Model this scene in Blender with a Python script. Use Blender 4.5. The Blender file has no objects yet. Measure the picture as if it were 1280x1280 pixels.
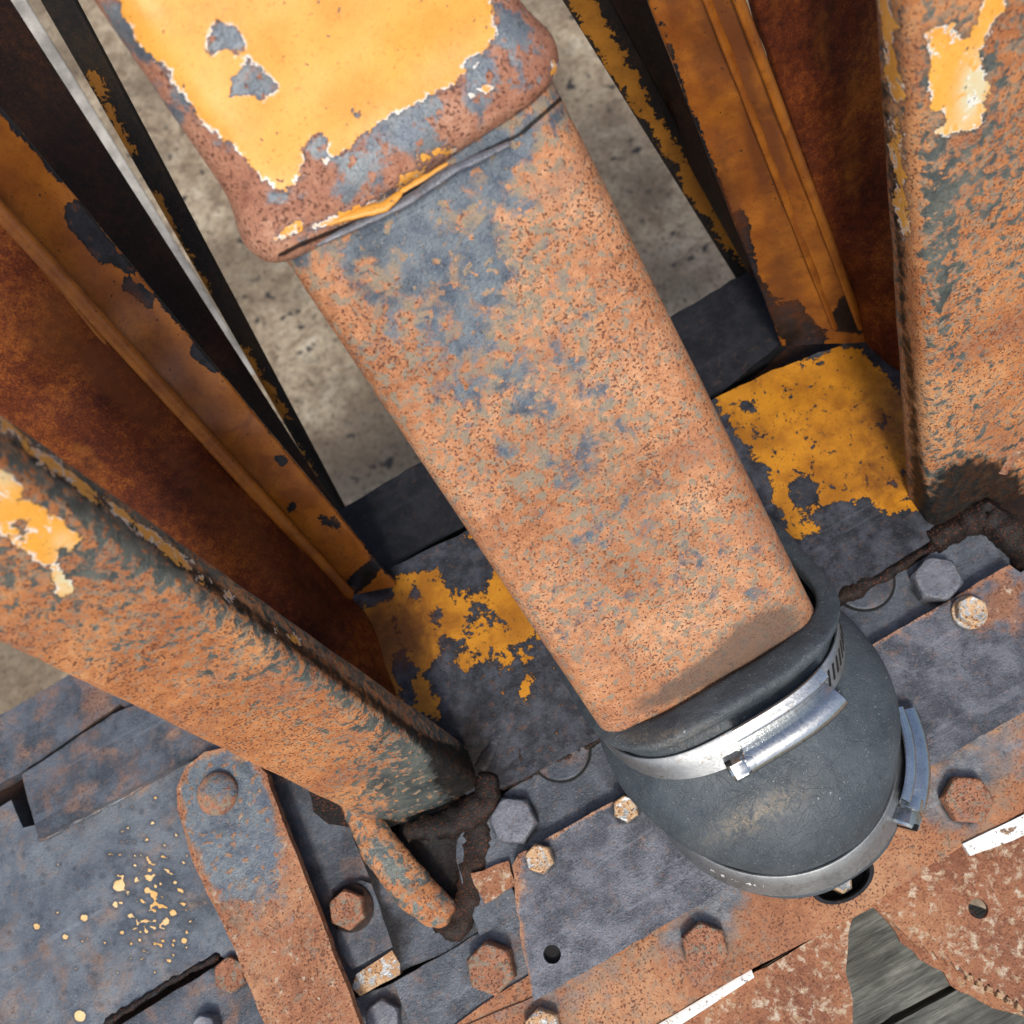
import bpy, bmesh, math, random
import numpy as np
from mathutils import Vector, Matrix, noise as mn2
random.seed(7); np.random.seed(7)
S = bpy.context.scene
C = S.collection
# ------------------------------------------------------------------ camera
TH = math.radians(29.5); ct, st = math.cos(TH), math.sin(TH)
XW = Vector((ct, st, 0)); ZW = Vector((-st*480, ct*480, 1280)).normalized(); YW = ZW.cross(XW)
R = Matrix((XW, YW, ZW))                      # camera axes -> world axes
H = 0.45                                      # camera height above the machine's plates, metres
cam = bpy.data.cameras.new('camera'); camo = bpy.data.objects.new('camera', cam); C.objects.link(camo)
camo.matrix_world = Matrix.Translation((0, 0, H)) @ R.to_4x4()
cam.sensor_width = 36; cam.lens = 36; cam.clip_start = 0.005; cam.clip_end = 200
cam.dof.use_dof = True; cam.dof.focus_distance = 0.37; cam.dof.aperture_fstop = 15
S.camera = camo
# ------------------------------------------------------------------ light
SUN_EL, SUN_AZ = math.radians(56), math.radians(-108)   # azimuth measured from +x towards +y
w = bpy.data.worlds.new('World'); S.world = w; w.use_nodes = True
nt = w.node_tree; bg = nt.nodes['Background']
sky = nt.nodes.new('ShaderNodeTexSky'); sky.sky_type = 'NISHITA'; sky.sun_disc = False
sky.sun_elevation = SUN_EL; sky.sun_rotation = math.pi/2 - SUN_AZ
sky.air_density = 1.0; sky.dust_density = 4.0; sky.ozone_density = 1.0
nt.links.new(sky.outputs[0], bg.inputs[0]); bg.inputs[1].default_value = 0.11
sl = bpy.data.lights.new('sun', 'SUN'); sl.energy = 1.75; sl.angle = math.radians(10); sl.color = (1, .96, .9)
so = bpy.data.objects.new('sun', sl); C.objects.link(so)
sd = Vector((math.cos(SUN_EL)*math.cos(SUN_AZ), math.cos(SUN_EL)*math.sin(SUN_AZ), math.sin(SUN_EL)))
so.rotation_euler = sd.to_track_quat('Z', 'Y').to_euler()
S.view_settings.view_transform = 'Standard'; S.view_settings.look = 'None'
S.view_settings.exposure = 0.5; S.view_settings.gamma = 1
# ------------------------------------------------------------------ measuring helpers
CAMP = Vector((0, 0, H))
def ray(u, v): return R @ Vector(((u-640)/1280, -(v-640)/1280, -1))
def P(u, v, z):                               # point at height z over the plates
    r = ray(u, v); return CAMP + r * ((z-H)/r.z)
def D(u, v, d): return CAMP + ray(u, v)*d     # point at a distance
RI = np.array(R.transposed())
def proj(co):                                 # n x 3 -> survey-sheet coordinates used for wear maps
    c = (co - np.array([0, 0, H])) @ RI.T
    zz = np.minimum(c[:, 2], -1e-3)
    return np.stack([640 - 1280*c[:, 0]/zz, 640 + 1280*c[:, 1]/zz], 1)
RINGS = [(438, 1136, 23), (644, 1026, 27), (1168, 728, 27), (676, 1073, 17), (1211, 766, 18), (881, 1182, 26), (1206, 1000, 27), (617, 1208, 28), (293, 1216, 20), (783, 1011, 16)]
def ring_dirt_shade(p):      # oily dirt plus contact shade painted into the colour round the bolt heads
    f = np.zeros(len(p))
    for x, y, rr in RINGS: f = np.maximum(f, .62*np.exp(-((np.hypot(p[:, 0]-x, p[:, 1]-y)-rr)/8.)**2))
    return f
def sd_poly(p, poly):
    poly = np.array(poly, float); n = len(poly)
    d = np.full(len(p), 1e9); ins = np.zeros(len(p), bool)
    for i in range(n):
        a, b = poly[i], poly[(i+1) % n]; e = b-a
        t = np.clip(((p-a) @ e)/(e@e + 1e-9), 0, 1)
        d = np.minimum(d, np.hypot(*((p - a - t[:, None]*e).T)))
        c = (a[1] > p[:, 1]) != (b[1] > p[:, 1])
        xx = a[0] + (p[:, 1]-a[1])*e[0]/(e[1] if abs(e[1]) > 1e-9 else 1e-9)
        ins ^= c & (p[:, 0] < xx)
    return np.where(ins, d, -d)
def sd_line(p, pts, wd):
    pts = np.array(pts, float); d = np.full(len(p), 1e9)
    for a, b in zip(pts[:-1], pts[1:]):
        e = b-a; t = np.clip(((p-a) @ e)/(e@e+1e-9), 0, 1)
        d = np.minimum(d, np.hypot(*((p - a - t[:, None]*e).T)))
    return wd - d
def blobs(p, bl):
    f = np.zeros(len(p))
    for b in bl:
        if len(b) == 4: x, y, r, a = b; q = ((p[:, 0]-x)**2 + (p[:, 1]-y)**2)/(r*r)
        else:
            x, y, rx, ry, ang, a = b; ca, sa = math.cos(math.radians(ang)), math.sin(math.radians(ang))
            dx, dy = p[:, 0]-x, p[:, 1]-y
            q = ((dx*ca - dy*sa)/rx)**2 + ((dx*sa + dy*ca)/ry)**2
        f += a*np.exp(-q)
    return f
# ------------------------------------------------------------------ materials
class N:
    def __init__(s, name):
        s.m = bpy.data.materials.new(name); s.m.use_nodes = True; s.t = s.m.node_tree
        s.b = s.t.nodes['Principled BSDF']
        tc = s.t.nodes.new('ShaderNodeTexCoord'); oi = s.t.nodes.new('ShaderNodeObjectInfo')
        vm = s.t.nodes.new('ShaderNodeVectorMath'); vm.operation = 'SCALE'; vm.inputs['Scale'].default_value = 1000
        s.L(tc.outputs['Object'], vm.inputs[0])
        r = s.t.nodes.new('ShaderNodeVectorMath'); r.operation = 'SCALE'; r.inputs[0].default_value = (370, 190, 530)
        s.L(oi.outputs['Random'], r.inputs['Scale'])
        a = s.t.nodes.new('ShaderNodeVectorMath'); a.operation = 'ADD'
        s.L(vm.outputs[0], a.inputs[0]); s.L(r.outputs[0], a.inputs[1]); s.v = a.outputs[0]
    def L(s, a, b): s.t.links.new(a, b)
    def put(s, sock, x):
        if isinstance(x, (int, float)): sock.default_value = x
        elif isinstance(x, tuple): sock.default_value = (*x, 1) if len(x) == 3 else x
        else: s.L(x, sock)
    def noise(s, mm, det=4, rough=.55, dist=0, stretch=None, off=0):
        v = s.v
        if stretch or off:
            mp = s.t.nodes.new('ShaderNodeMapping'); s.L(v, mp.inputs[0])
            if stretch: mp.inputs['Scale'].default_value = stretch
            mp.inputs['Location'].default_value = (off, off*1.7, -off)
            v = mp.outputs[0]
        n = s.t.nodes.new('ShaderNodeTexNoise'); s.L(v, n.inputs['Vector'])
        n.inputs['Scale'].default_value = 1/mm; n.inputs['Detail'].default_value = det
        n.inputs['Roughness'].default_value = rough; n.inputs['Distortion'].default_value = dist
        return n.outputs[0]
    def vor(s, mm, feat='F1'):
        n = s.t.nodes.new('ShaderNodeTexVoronoi'); n.feature = feat; s.L(s.v, n.inputs['Vector'])
        n.inputs['Scale'].default_value = 1/mm; return n.outputs['Distance']
    def M(s, op, a, b=0, c=0, clamp=False):
        n = s.t.nodes.new('ShaderNodeMath'); n.operation = op; n.use_clamp = clamp
        s.put(n.inputs[0], a); s.put(n.inputs[1], b); s.put(n.inputs[2], c); return n.outputs[0]
    def step(s, x, lo, hi, a=0, b=1):
        n = s.t.nodes.new('ShaderNodeMapRange'); n.interpolation_type = 'SMOOTHSTEP'
        s.put(n.inputs[0], x); s.put(n.inputs[1], lo); s.put(n.inputs[2], hi); s.put(n.inputs[3], a); s.put(n.inputs[4], b)
        return n.outputs[0]
    def mix(s, f, a, b):
        n = s.t.nodes.new('ShaderNodeMix'); n.data_type = 'RGBA'
        s.put(n.inputs['Factor'], f); s.put(n.inputs[6], a); s.put(n.inputs[7], b); return n.outputs[2]
    def ramp(s, x, *cs):
        n = s.t.nodes.new('ShaderNodeValToRGB'); e = n.color_ramp.elements
        while len(e) < len(cs): e.new(.5)
        for i, (p, c) in enumerate(cs): e[i].position = p; e[i].color = (*c, 1)
        s.L(x, n.inputs[0]); return n.outputs[0]
    def attr(s, nm):
        n = s.t.nodes.new('ShaderNodeAttribute'); n.attribute_name = nm; return n.outputs['Fac']
    def bump(s, h, dist=.001, strength=1):
        n = s.t.nodes.new('ShaderNodeBump'); n.inputs['Distance'].default_value = dist
        n.inputs['Strength'].default_value = strength; s.L(h, n.inputs['Height']); s.L(n.outputs[0], s.b.inputs['Normal'])
    def out(s, col, rough, metal=0):
        s.put(s.b.inputs['Base Color'], col); s.put(s.b.inputs['Roughness'], rough); s.put(s.b.inputs['Metallic'], metal)
        return s.m

RUST = ((.30, .105, .045), (.46, .19, .09), (.58, .29, .16))
GREY = ((.115, .14, .175), (.20, .225, .235))
def metal(name, rust=RUST, speck=(.10, .032, .016), samt=.9, grey=GREY, gbias=0.0, gsoft=.07, paint=None, pbias=-50.0,
          rim=(.75, .8, .8), rimw=.7, rr=.75, gr=.5, gm=.35, gscale=9, pamp=2.2, flecks=0.0, bump=.35, pr=.45, cream=0.0, pchip=1.0, stretch=None, pstain=.25, spec=.5, rings=1.0, patina=0.0, stain=(.10, .030, .008), orange_streak=(.34, .12, .015), ps=4.2, gdet=7, gvar=6.5):
    k = N(name)
    big = k.noise(38, 3, .5, off=11); mid = k.noise(gscale, gdet, .62, .3, stretch=stretch); med = k.noise(3.4, 5, .6, off=5)
    fine = k.noise(.75, 4, .6, off=3); tiny = k.noise(.95, 2, .5, off=31)
    # rust
    t = k.M('ADD', k.M('MULTIPLY', big, .45), k.M('ADD', k.M('MULTIPLY', med, .3), k.M('MULTIPLY', fine, .3)))
    rc = k.ramp(t, (.40, rust[0]), (.52, rust[1]), (.64, rust[2]))
    dens = k.step(k.noise(14, 4, .6, off=71), .38, .62, .035, .10)
    sp = k.M('MULTIPLY', k.step(k.M('ADD', tiny, dens), .63, .72), samt)
    rc = k.mix(sp, rc, speck)
    sp2 = k.M('MULTIPLY', k.step(k.noise(4.2, 4, .6, off=91), .60, .70), .55*samt)
    rc = k.mix(sp2, rc, tuple(c*.45 for c in rust[0]))
    if patina:
        rc = k.mix(k.M('MULTIPLY', k.step(k.M('ADD', k.noise(ps, 7, .66, .2, off=101), k.M('MULTIPLY', k.attr('fa'), .35)), .50, .60), patina), rc, (.21, .20, .15))
        rc = k.mix(k.step(k.noise(24, 5, .6, off=121), .50, .66, 0, .5*patina), rc, (.24, .10, .06))
    if cream:
        cm = k.step(k.noise(4.2, 7, .72, .3, off=55), .62-.11*cream, .74-.11*cream)
        rc = k.mix(cm, rc, k.ramp(med, (.35, (.36, .22, .11)), (.65, (.58, .50, .38))))
    # grey mill scale / worn dark coating
    gc = k.mix(k.step(k.noise(gvar, 6, .65, off=21), .35, .65), grey[0], grey[1])
    gc = k.mix(k.step(fine, .52, .72, 0, .4), gc, tuple(min(1, c*1.7) for c in grey[1]))
    gc = k.mix(k.step(k.noise(2.2, 4, .6, off=13), .60, .70, 0, .55), gc, tuple(c*.35 for c in grey[0]))
    sc = k.step(k.noise(10, 3, .5, .2, stretch=(.12, 2.2, 1), off=151), .63, .68, 0, .35); gc = k.mix(sc, gc, tuple(min(1, c*1.5) for c in grey[1]))
    gc = k.mix(k.step(k.noise(30, 6, .65, .6, off=161), .50, .68, 0, .6), gc, tuple(c*.45 for c in grey[0]))
    if flecks:
        gc = k.mix(k.step(k.noise(1.6, 3, .6, off=77), .76-.06*flecks, .79-.06*flecks), gc, (.62, .55, .42))
    g0 = k.M('ADD', k.M('ADD', mid, gbias), k.attr('fa'))
    g0 = k.M('ADD', g0, k.M('MULTIPLY', k.M('SUBTRACT', fine, .5), .18))
    gmask = k.step(g0, .5, .5+gsoft)
    # rings of darker rust spots growing out of the grey
    gmask = k.M('MULTIPLY', gmask, k.step(k.noise(3.0, 2, .4, off=41), .66, .60, 1-rings, 1))
    col = k.mix(gmask, rc, gc)
    rough = k.M('ADD', k.M('MULTIPLY', gmask, gr-rr), rr)
    met = k.M('MULTIPLY', gmask, gm)
    h = k.M('ADD', k.M('MULTIPLY', fine, bump*.55), k.M('MULTIPLY', med, bump*.8))
    h = k.M('SUBTRACT', h, k.M('MULTIPLY', sp, bump*.35))
    h = k.M('SUBTRACT', h, k.M('MULTIPLY', gmask, bump*.25))
    if paint:
        m = k.M('ADD', k.attr('fb'), pbias)
        m = k.M('ADD', m, k.M('MULTIPLY', k.M('SUBTRACT', k.noise(7, 7, .68, .6, off=61), .5), pamp*5.5))
        m = k.M('ADD', m, k.M('MULTIPLY', k.M('SUBTRACT', k.noise(2.6, 5, .65, .4, off=67), .5), pamp*3.0))
        m = k.M('ADD', m, k.M('MULTIPLY', k.M('SUBTRACT', k.noise(1.3, 4, .65, off=62), .5), pamp*1.8))
        pm = k.step(m, 0, .14)
        pm = k.M('MULTIPLY', pm, k.step(k.noise(1.9, 3, .55, off=63), .735-.02*pchip, .72-.02*pchip))
        pc = k.mix(k.step(k.noise(18, 5, .6, off=64), .35, .65), paint[0], paint[1])
        pc = k.mix(k.step(k.noise(.9, 3, .6, off=65), .58, .68, 0, .6), pc, tuple(c*.5 for c in paint[0]))
        pc = k.mix(k.M('MULTIPLY', k.step(k.noise(9, 6, .65, 1, off=68), .50, .72), pstain), pc, tuple(c*f for c, f in zip(paint[0], (.62, .5, .6))))
        pc = k.mix(k.M('MULTIPLY', k.attr('fd'), k.step(k.noise(5, 6, .7, .5, off=83), .36, .5)), pc, (.62, .55, .34))
        pc = k.mix(k.M('MULTIPLY', k.M('MULTIPLY', k.step(m, rimw*1.5, rimw*.4), k.step(k.noise(6, 4, .6, off=66), .47, .55)), .85), pc, rim)
        halo = k.M('MULTIPLY', k.step(m, -1.6, 0), .55)
        col = k.mix(halo, col, tuple(c*.5 for c in grey[0]))
        col = k.mix(pm, col, pc)
        rough = k.M('ADD', k.M('MULTIPLY', pm, k.M('SUBTRACT', pr, rough)), rough)
        met = k.M('MULTIPLY', met, k.M('SUBTRACT', 1, pm))
        h = k.M('ADD', k.M('MULTIPLY', h, k.M('SUBTRACT', 1, k.M('MULTIPLY', pm, .8))), k.M('MULTIPLY', pm, .28))
    sn = k.M('MULTIPLY', k.M('SUBTRACT', k.noise(5, 6, .7, .4, off=141), .5), .9); fe = k.attr('fe')
    col = k.mix(k.M('MULTIPLY', k.step(k.M('ADD', fe, sn), .18, .8), .85), col, stain)
    col = k.mix(k.M('MULTIPLY', k.step(k.M('SUBTRACT', sn, fe), .18, .9), .85), col, orange_streak)  # negative fe mixes in the orange streaks
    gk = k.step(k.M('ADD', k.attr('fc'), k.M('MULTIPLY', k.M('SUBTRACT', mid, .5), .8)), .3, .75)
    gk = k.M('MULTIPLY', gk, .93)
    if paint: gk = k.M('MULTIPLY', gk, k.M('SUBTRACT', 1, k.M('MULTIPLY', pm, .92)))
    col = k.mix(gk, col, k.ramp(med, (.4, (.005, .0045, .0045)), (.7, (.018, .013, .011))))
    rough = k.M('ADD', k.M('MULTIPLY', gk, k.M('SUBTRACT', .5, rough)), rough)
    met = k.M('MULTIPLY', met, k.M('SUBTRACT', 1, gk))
    k.bump(h); k.put(k.b.inputs['Specular IOR Level'], k.M('ADD', k.M('MULTIPLY', gk, .14-spec), spec))
    return k.out(col, rough, met)

YEL = ((.72, .335, .045), (.80, .395, .075))
YIN = ((.33, .125, .009), (.52, .215, .013))
M_ = {}
M_['tube'] = metal('salmon_rust_on_tube', stain=(.105, .07, .05), grey=((.075, .098, .132), (.15, .178, .20)), rust=((.26, .095, .036), (.43, .19, .085), (.55, .305, .165)), gbias=-.085, flecks=.25, bump=.3, stretch=None, gsoft=.15, patina=.8, ps=3.2)
M_['sleeve'] = metal('yellow_paint_on_rust', rust=((.20, .075, .045), (.33, .145, .085), (.46, .25, .16)), gbias=-.03, gsoft=.13, paint=((.66, .285, .034), (.76, .36, .06)), pbias=0, rimw=.9, pstain=.22, pamp=1.7)
M_['post'] = metal('rust_on_post', rust=((.29, .095, .030), (.44, .175, .060), (.54, .275, .12)), gbias=-.018, gscale=4.2, gdet=2.5, gsoft=.12, patina=.7, ps=2.6, paint=YEL, pbias=0, bump=.5,
                   grey=((.074, .092, .092), (.15, .165, .145)), rimw=.6, pamp=1.5)
M_['flange'] = metal('orange_stained_paint', rust=((.14, .04, .010), (.24, .075, .012), (.32, .12, .02)), grey=((.008, .009, .012), (.022, .025, .034)), gbias=.3, rings=.2, samt=.35,
                     paint=((.19, .055, .007), (.30, .10, .010)), pbias=0, rim=(.25, .10, .02), rimw=.2, pstain=.7, bump=.15, pamp=1.2, pr=.4)
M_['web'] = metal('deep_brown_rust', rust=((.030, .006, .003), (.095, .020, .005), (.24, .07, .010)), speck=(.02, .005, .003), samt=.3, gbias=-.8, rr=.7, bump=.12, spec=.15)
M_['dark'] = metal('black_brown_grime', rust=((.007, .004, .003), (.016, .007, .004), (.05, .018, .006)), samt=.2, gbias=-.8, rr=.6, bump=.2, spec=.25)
M_['strip'] = metal('black_yellow_strip', rust=((.006, .006, .006), (.012, .011, .01), (.03, .02, .01)), grey=((.008, .008, .009), (.02, .02, .02)), samt=.2, gbias=-.5, spec=.2,
                    paint=((.22, .09, .010), (.34, .14, .015)), pbias=0, rim=(.3, .15, .03), rimw=.2, pamp=2.5, bump=.15)
M_['cross'] = metal('yellow_plate', rust=((.05, .03, .02), (.10, .06, .04), (.2, .09, .04)), grey=((.022, .024, .030), (.065, .07, .085)), gbias=.45, gm=.1, rings=.3, spec=.3,
                    paint=YIN, pbias=0, rim=(.45, .22, .05), rimw=.25, pamp=2.2, pstain=.5, bump=.25, gr=.42)
M_['black'] = metal('black_bar', rust=((.02, .015, .012), (.04, .03, .025), (.1, .06, .04)), grey=((.008, .009, .012), (.018, .019, .024)), gbias=.4, gr=.65, gm=0, bump=.12, spec=.25, rings=.3)
STL = ((.058, .068, .082), (.125, .142, .165))
M_['steel'] = metal('blue_grey_steel', grey=STL, rings=.2, gvar=18, gbias=.26, gsoft=.3, gr=.37, gm=.3, flecks=.3, gscale=13, bump=.3,
                    rust=((.13, .07, .05), (.22, .12, .08), (.32, .2, .13)))
M_['deck'] = metal('speckled_deck_steel', grey=((.09, .108, .132), (.17, .193, .215)), rings=.15, gvar=20, gbias=.30, gsoft=.3, gr=.45, gm=.3, flecks=.2, gscale=16, bump=.25,
                   rust=((.16, .09, .06), (.26, .15, .09), (.36, .24, .15)), paint=((.75, .42, .12), (.85, .6, .3)), pbias=0, rimw=0, pamp=.22)
M_['cover'] = metal('mottled_cover_steel', rings=.12, gvar=11, grey=((.055, .062, .078), (.140, .150, .176)), gbias=.31, gsoft=.26, gr=.48, gm=.25, gscale=10, bump=.4, cream=.5,
                    rust=((.20, .09, .05), (.32, .15, .08), (.45, .26, .15)))
M_['rail'] = metal('rust_and_grey_rail', grey=((.10, .112, .13), (.19, .2, .215)), rings=.3, gbias=-.10, gsoft=.3, gscale=18, gr=.48, bump=.3,
                   patina=.4, rust=((.22, .085, .04), (.36, .15, .065), (.46, .24, .12)))
M_['bracket'] = metal('cream_flaked_rust', rust=((.17, .06, .03), (.30, .12, .055), (.40, .19, .09)), gbias=-.5, cream=1.0, bump=.6, samt=.6)
M_['lever'] = metal('rust_flecked_strap', patina=.4, rust=((.20, .075, .035), (.36, .15, .07), (.48, .26, .13)), gbias=-.10, gsoft=.2, cream=.6, bump=.5, gscale=8)
M_['bolt_rust'] = metal('rusty_bolt', patina=.8, ps=3, rust=((.16, .06, .03), (.32, .13, .065), (.44, .23, .13)), gbias=-.09, gsoft=.2, bump=.7, gscale=5)
M_['bolt_grey'] = metal('grey_bolt', rings=.3, rust=((.08, .05, .04), (.14, .09, .07), (.2, .13, .1)), grey=((.12, .13, .155), (.19, .2, .225)), gbias=.4, gr=.5, gm=.3, bump=.35, gscale=7)
M_['bolt_zinc'] = metal('corroded_zinc_bolt', rust=((.35, .17, .07), (.5, .3, .15), (.65, .5, .32)), grey=((.35, .37, .36), (.62, .64, .62)), gbias=.0, gr=.35, gm=.6, bump=.3, gscale=4)
M_['weld'] = metal('dirty_weld', rust=((.004, .0035, .0035), (.009, .007, .006), (.028, .016, .010)), gbias=-.3, spec=.3, bump=.7, rr=.55)
M_['rim'] = metal('pale_rust_rim', rust=((.3, .16, .08), (.42, .26, .14), (.55, .42, .26)), gbias=-.3, cream=.8, bump=.5)

def rubber(name):
    k = N(name); big = k.noise(22, 5, .6); fine = k.noise(.7, 3, .6, off=4); med = k.noise(4, 5, .6, off=9)
    c = k.mix(k.step(big, .35, .65), (.035, .048, .058), (.060, .076, .088))
    c = k.mix(k.M('MULTIPLY', k.step(k.noise(.55, 2, .6, off=15), .60, .72), k.step(med, .40, .62)), c, (.23, .235, .22))
    c = k.mix(k.step(k.noise(1.7, 2, .5, off=18), .72, .76, 0, .6), c, (.4, .42, .42))
    c = k.mix(k.M('MULTIPLY', k.attr('fa'), k.step(k.noise(2.4, 5, .7, 1, off=27), .38, .66)), c, (.23, .19, .135))
    h = k.M('ADD', k.M('MULTIPLY', fine, .2), k.M('MULTIPLY', med, .5)); cr = k.step(k.noise(9, 3, .55, .8, off=53), .485, .5); cr2 = k.step(k.noise(9, 3, .55, .8, off=53), .515, .5); h = k.M('SUBTRACT', h, k.M('MULTIPLY', k.M('MULTIPLY', cr, cr2), .10))
    k.bump(h); return k.out(c, k.step(med, .3, .7, .48, .7))
M_['rubber'] = rubber('dusty_black_rubber')
def zinc(name, col, r0, r1, brush, dirt=.3):
    k = N(name); n = k.noise(9, 5, .6); f = k.noise(1.2, 4, .6, off=5)
    c = k.mix(k.step(n, .4, .7, 0, dirt), col, tuple(x*.45 for x in col))
    c = k.mix(k.step(k.noise(2.5, 4, .6, off=8), .63, .70, 0, dirt*1.6), c, (.22, .15, .10))
    k.bump(k.M('ADD', k.M('MULTIPLY', f, brush), k.M('MULTIPLY', n, .2))); return k.out(c, k.step(f, .3, .7, r0, r1), 1.0)
M_['zinc'] = zinc('bright_zinc', (.52, .55, .56), .16, .3, .05)
M_['band'] = zinc('dull_band_steel', (.34, .355, .36), .46, .6, .05, .35)
def plain(name, c, r=.6, metal_=0, var=.5, mm=6):
    k = N(name); n = k.noise(mm, 5, .6)
    k.bump(k.M('MULTIPLY', k.noise(1, 4, .6, off=3), .15)); return k.out(k.mix(k.step(n, .3, .7), c, tuple(x*var for x in c)), r, metal_)
M_['hole'] = plain('black_hole_wall', (.004, .004, .004), .8)
M_['mark'] = plain('white_etched_ink', (.75, .78, .78), .5, 0, .9)
M_['sunlit_gap'] = plain('sunlit_gap_strip', (.42, .40, .36), .8, 0, .45, 14)  # pale colour stands in for sunlight on ground behind the gaps
M_['white'] = metal('white_painted_edge', rust=((.3, .14, .05), (.45, .24, .1), (.5, .3, .15)), gbias=-.5, paint=((.72, .76, .74), (.82, .85, .82)), pbias=.8, rim=(.6, .42, .2), rimw=.4, pstain=.1, pamp=1.2)
def ground(name):
    k = N(name); b = k.noise(150, 6, .65); m = k.noise(38, 9, .74, .5, off=5); v = k.vor(9)
    c = k.ramp(m, (.26, (.05, .036, .024)), (.42, (.25, .185, .12)), (.56, (.42, .345, .235)), (.72, (.56, .50, .39)))
    c = k.mix(k.step(b, .42, .60, 0, .75), c, (.13, .095, .06))
    c = k.mix(k.step(k.noise(17, 4, .5, off=44), .62, .68), c, (.03, .027, .025))
    c = k.mix(k.step(k.noise(5, 5, .7, off=33), .53, .62, 0, .85), c, (.07, .05, .032))
    k.bump(k.M('ADD', k.M('MULTIPLY', m, 2), k.M('MULTIPLY', v, 1.5))); return k.out(c, .9)
M_['ground'] = ground('gritty_concrete')
def wood(name):
    k = N(name); g = k.noise(3.2, 6, .65, .3, stretch=(.12, 1, 1)); b = k.noise(25, 4, .6, off=8)
    c = k.ramp(g, (.33, (.035, .036, .032)), (.5, (.12, .125, .11)), (.68, (.23, .235, .20)))
    c = k.mix(k.step(b, .40, .62, 0, .65), c, (.05, .05, .042))
    k.bump(k.M('MULTIPLY', g, 1.6)); return k.out(c, .85)
M_['wood'] = wood('weathered_grey_wood')
# ------------------------------------------------------------------ objects
def tag(o, label=None, cat=None, group=None, kind=None):
    if label: o['label'] = label
    if cat: o['category'] = cat
    if group: o['group'] = group
    if kind: o['kind'] = kind
    return o
def empty(name, loc, label, cat, group=None):
    o = bpy.data.objects.new(name, None); C.objects.link(o); o.location = loc; o.empty_display_size = .01
    return tag(o, label, cat, group)
def wear(me, co, fa=None, fb=None, fc=None, fd=None, fe=None):
    if all(q is None for q in (fa, fb, fc, fd, fe)): return
    p = proj(co)
    for nm, f in (('fa', fa), ('fb', fb), ('fc', fc), ('fd', fd), ('fe', fe)):
        if f is None: continue
        vals = f(p, co) if callable(f) else blobs(p, f)
        a = me.attributes.new(nm, 'FLOAT', 'POINT'); a.data.foreach_set('value', vals.astype(np.float32))
def add(name, verts, faces, mat, parent=None, smooth=35, loc=None, **kw):
    """verts in world space; the object's origin goes to loc (or its parent's place)"""
    co = np.array([tuple(v) for v in verts], float)
    if loc is None: loc = Vector(co.mean(0)) if parent is None else None
    org = np.array(tuple(loc)) if loc is not None else np.array(tuple(parent.parent.location)) if parent.parent is not None else np.array(tuple(parent.location))
    me = bpy.data.meshes.new(name); me.from_pydata((co-org).tolist(), [], faces)
    bm = bmesh.new(); bm.from_mesh(me); bmesh.ops.recalc_face_normals(bm, faces=bm.faces); bm.to_mesh(me); bm.free()
    wear(me, co, **kw)
    me.materials.append(M_[mat] if isinstance(mat, str) else mat)
    if smooth:
        me.polygons.foreach_set('use_smooth', [True]*len(me.polygons)); me.set_sharp_from_angle(angle=math.radians(smooth))
    o = bpy.data.objects.new(name, me); C.objects.link(o)
    if parent is not None: o.parent = parent
    if parent is None: o.location = loc
    return o
def jitter(poly, amp, step=14):
    out = []
    for i, a in enumerate(poly):
        b = poly[(i+1) % len(poly)]; n = max(1, int(math.hypot(b[0]-a[0], b[1]-a[1])/step))
        for j in range(n):
            t = j/n; q = [a[0]+(b[0]-a[0])*t, a[1]+(b[1]-a[1])*t]
            if j: q[0] += random.gauss(0, amp); q[1] += random.gauss(0, amp)
            out.append(tuple(q))
    return out
def arc(cx, cy, r, a0, a1, n=10):
    return [(cx+r*math.cos(math.radians(a0+(a1-a0)*i/n)), cy-r*math.sin(math.radians(a0+(a1-a0)*i/n))) for i in range(n+1)]
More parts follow.
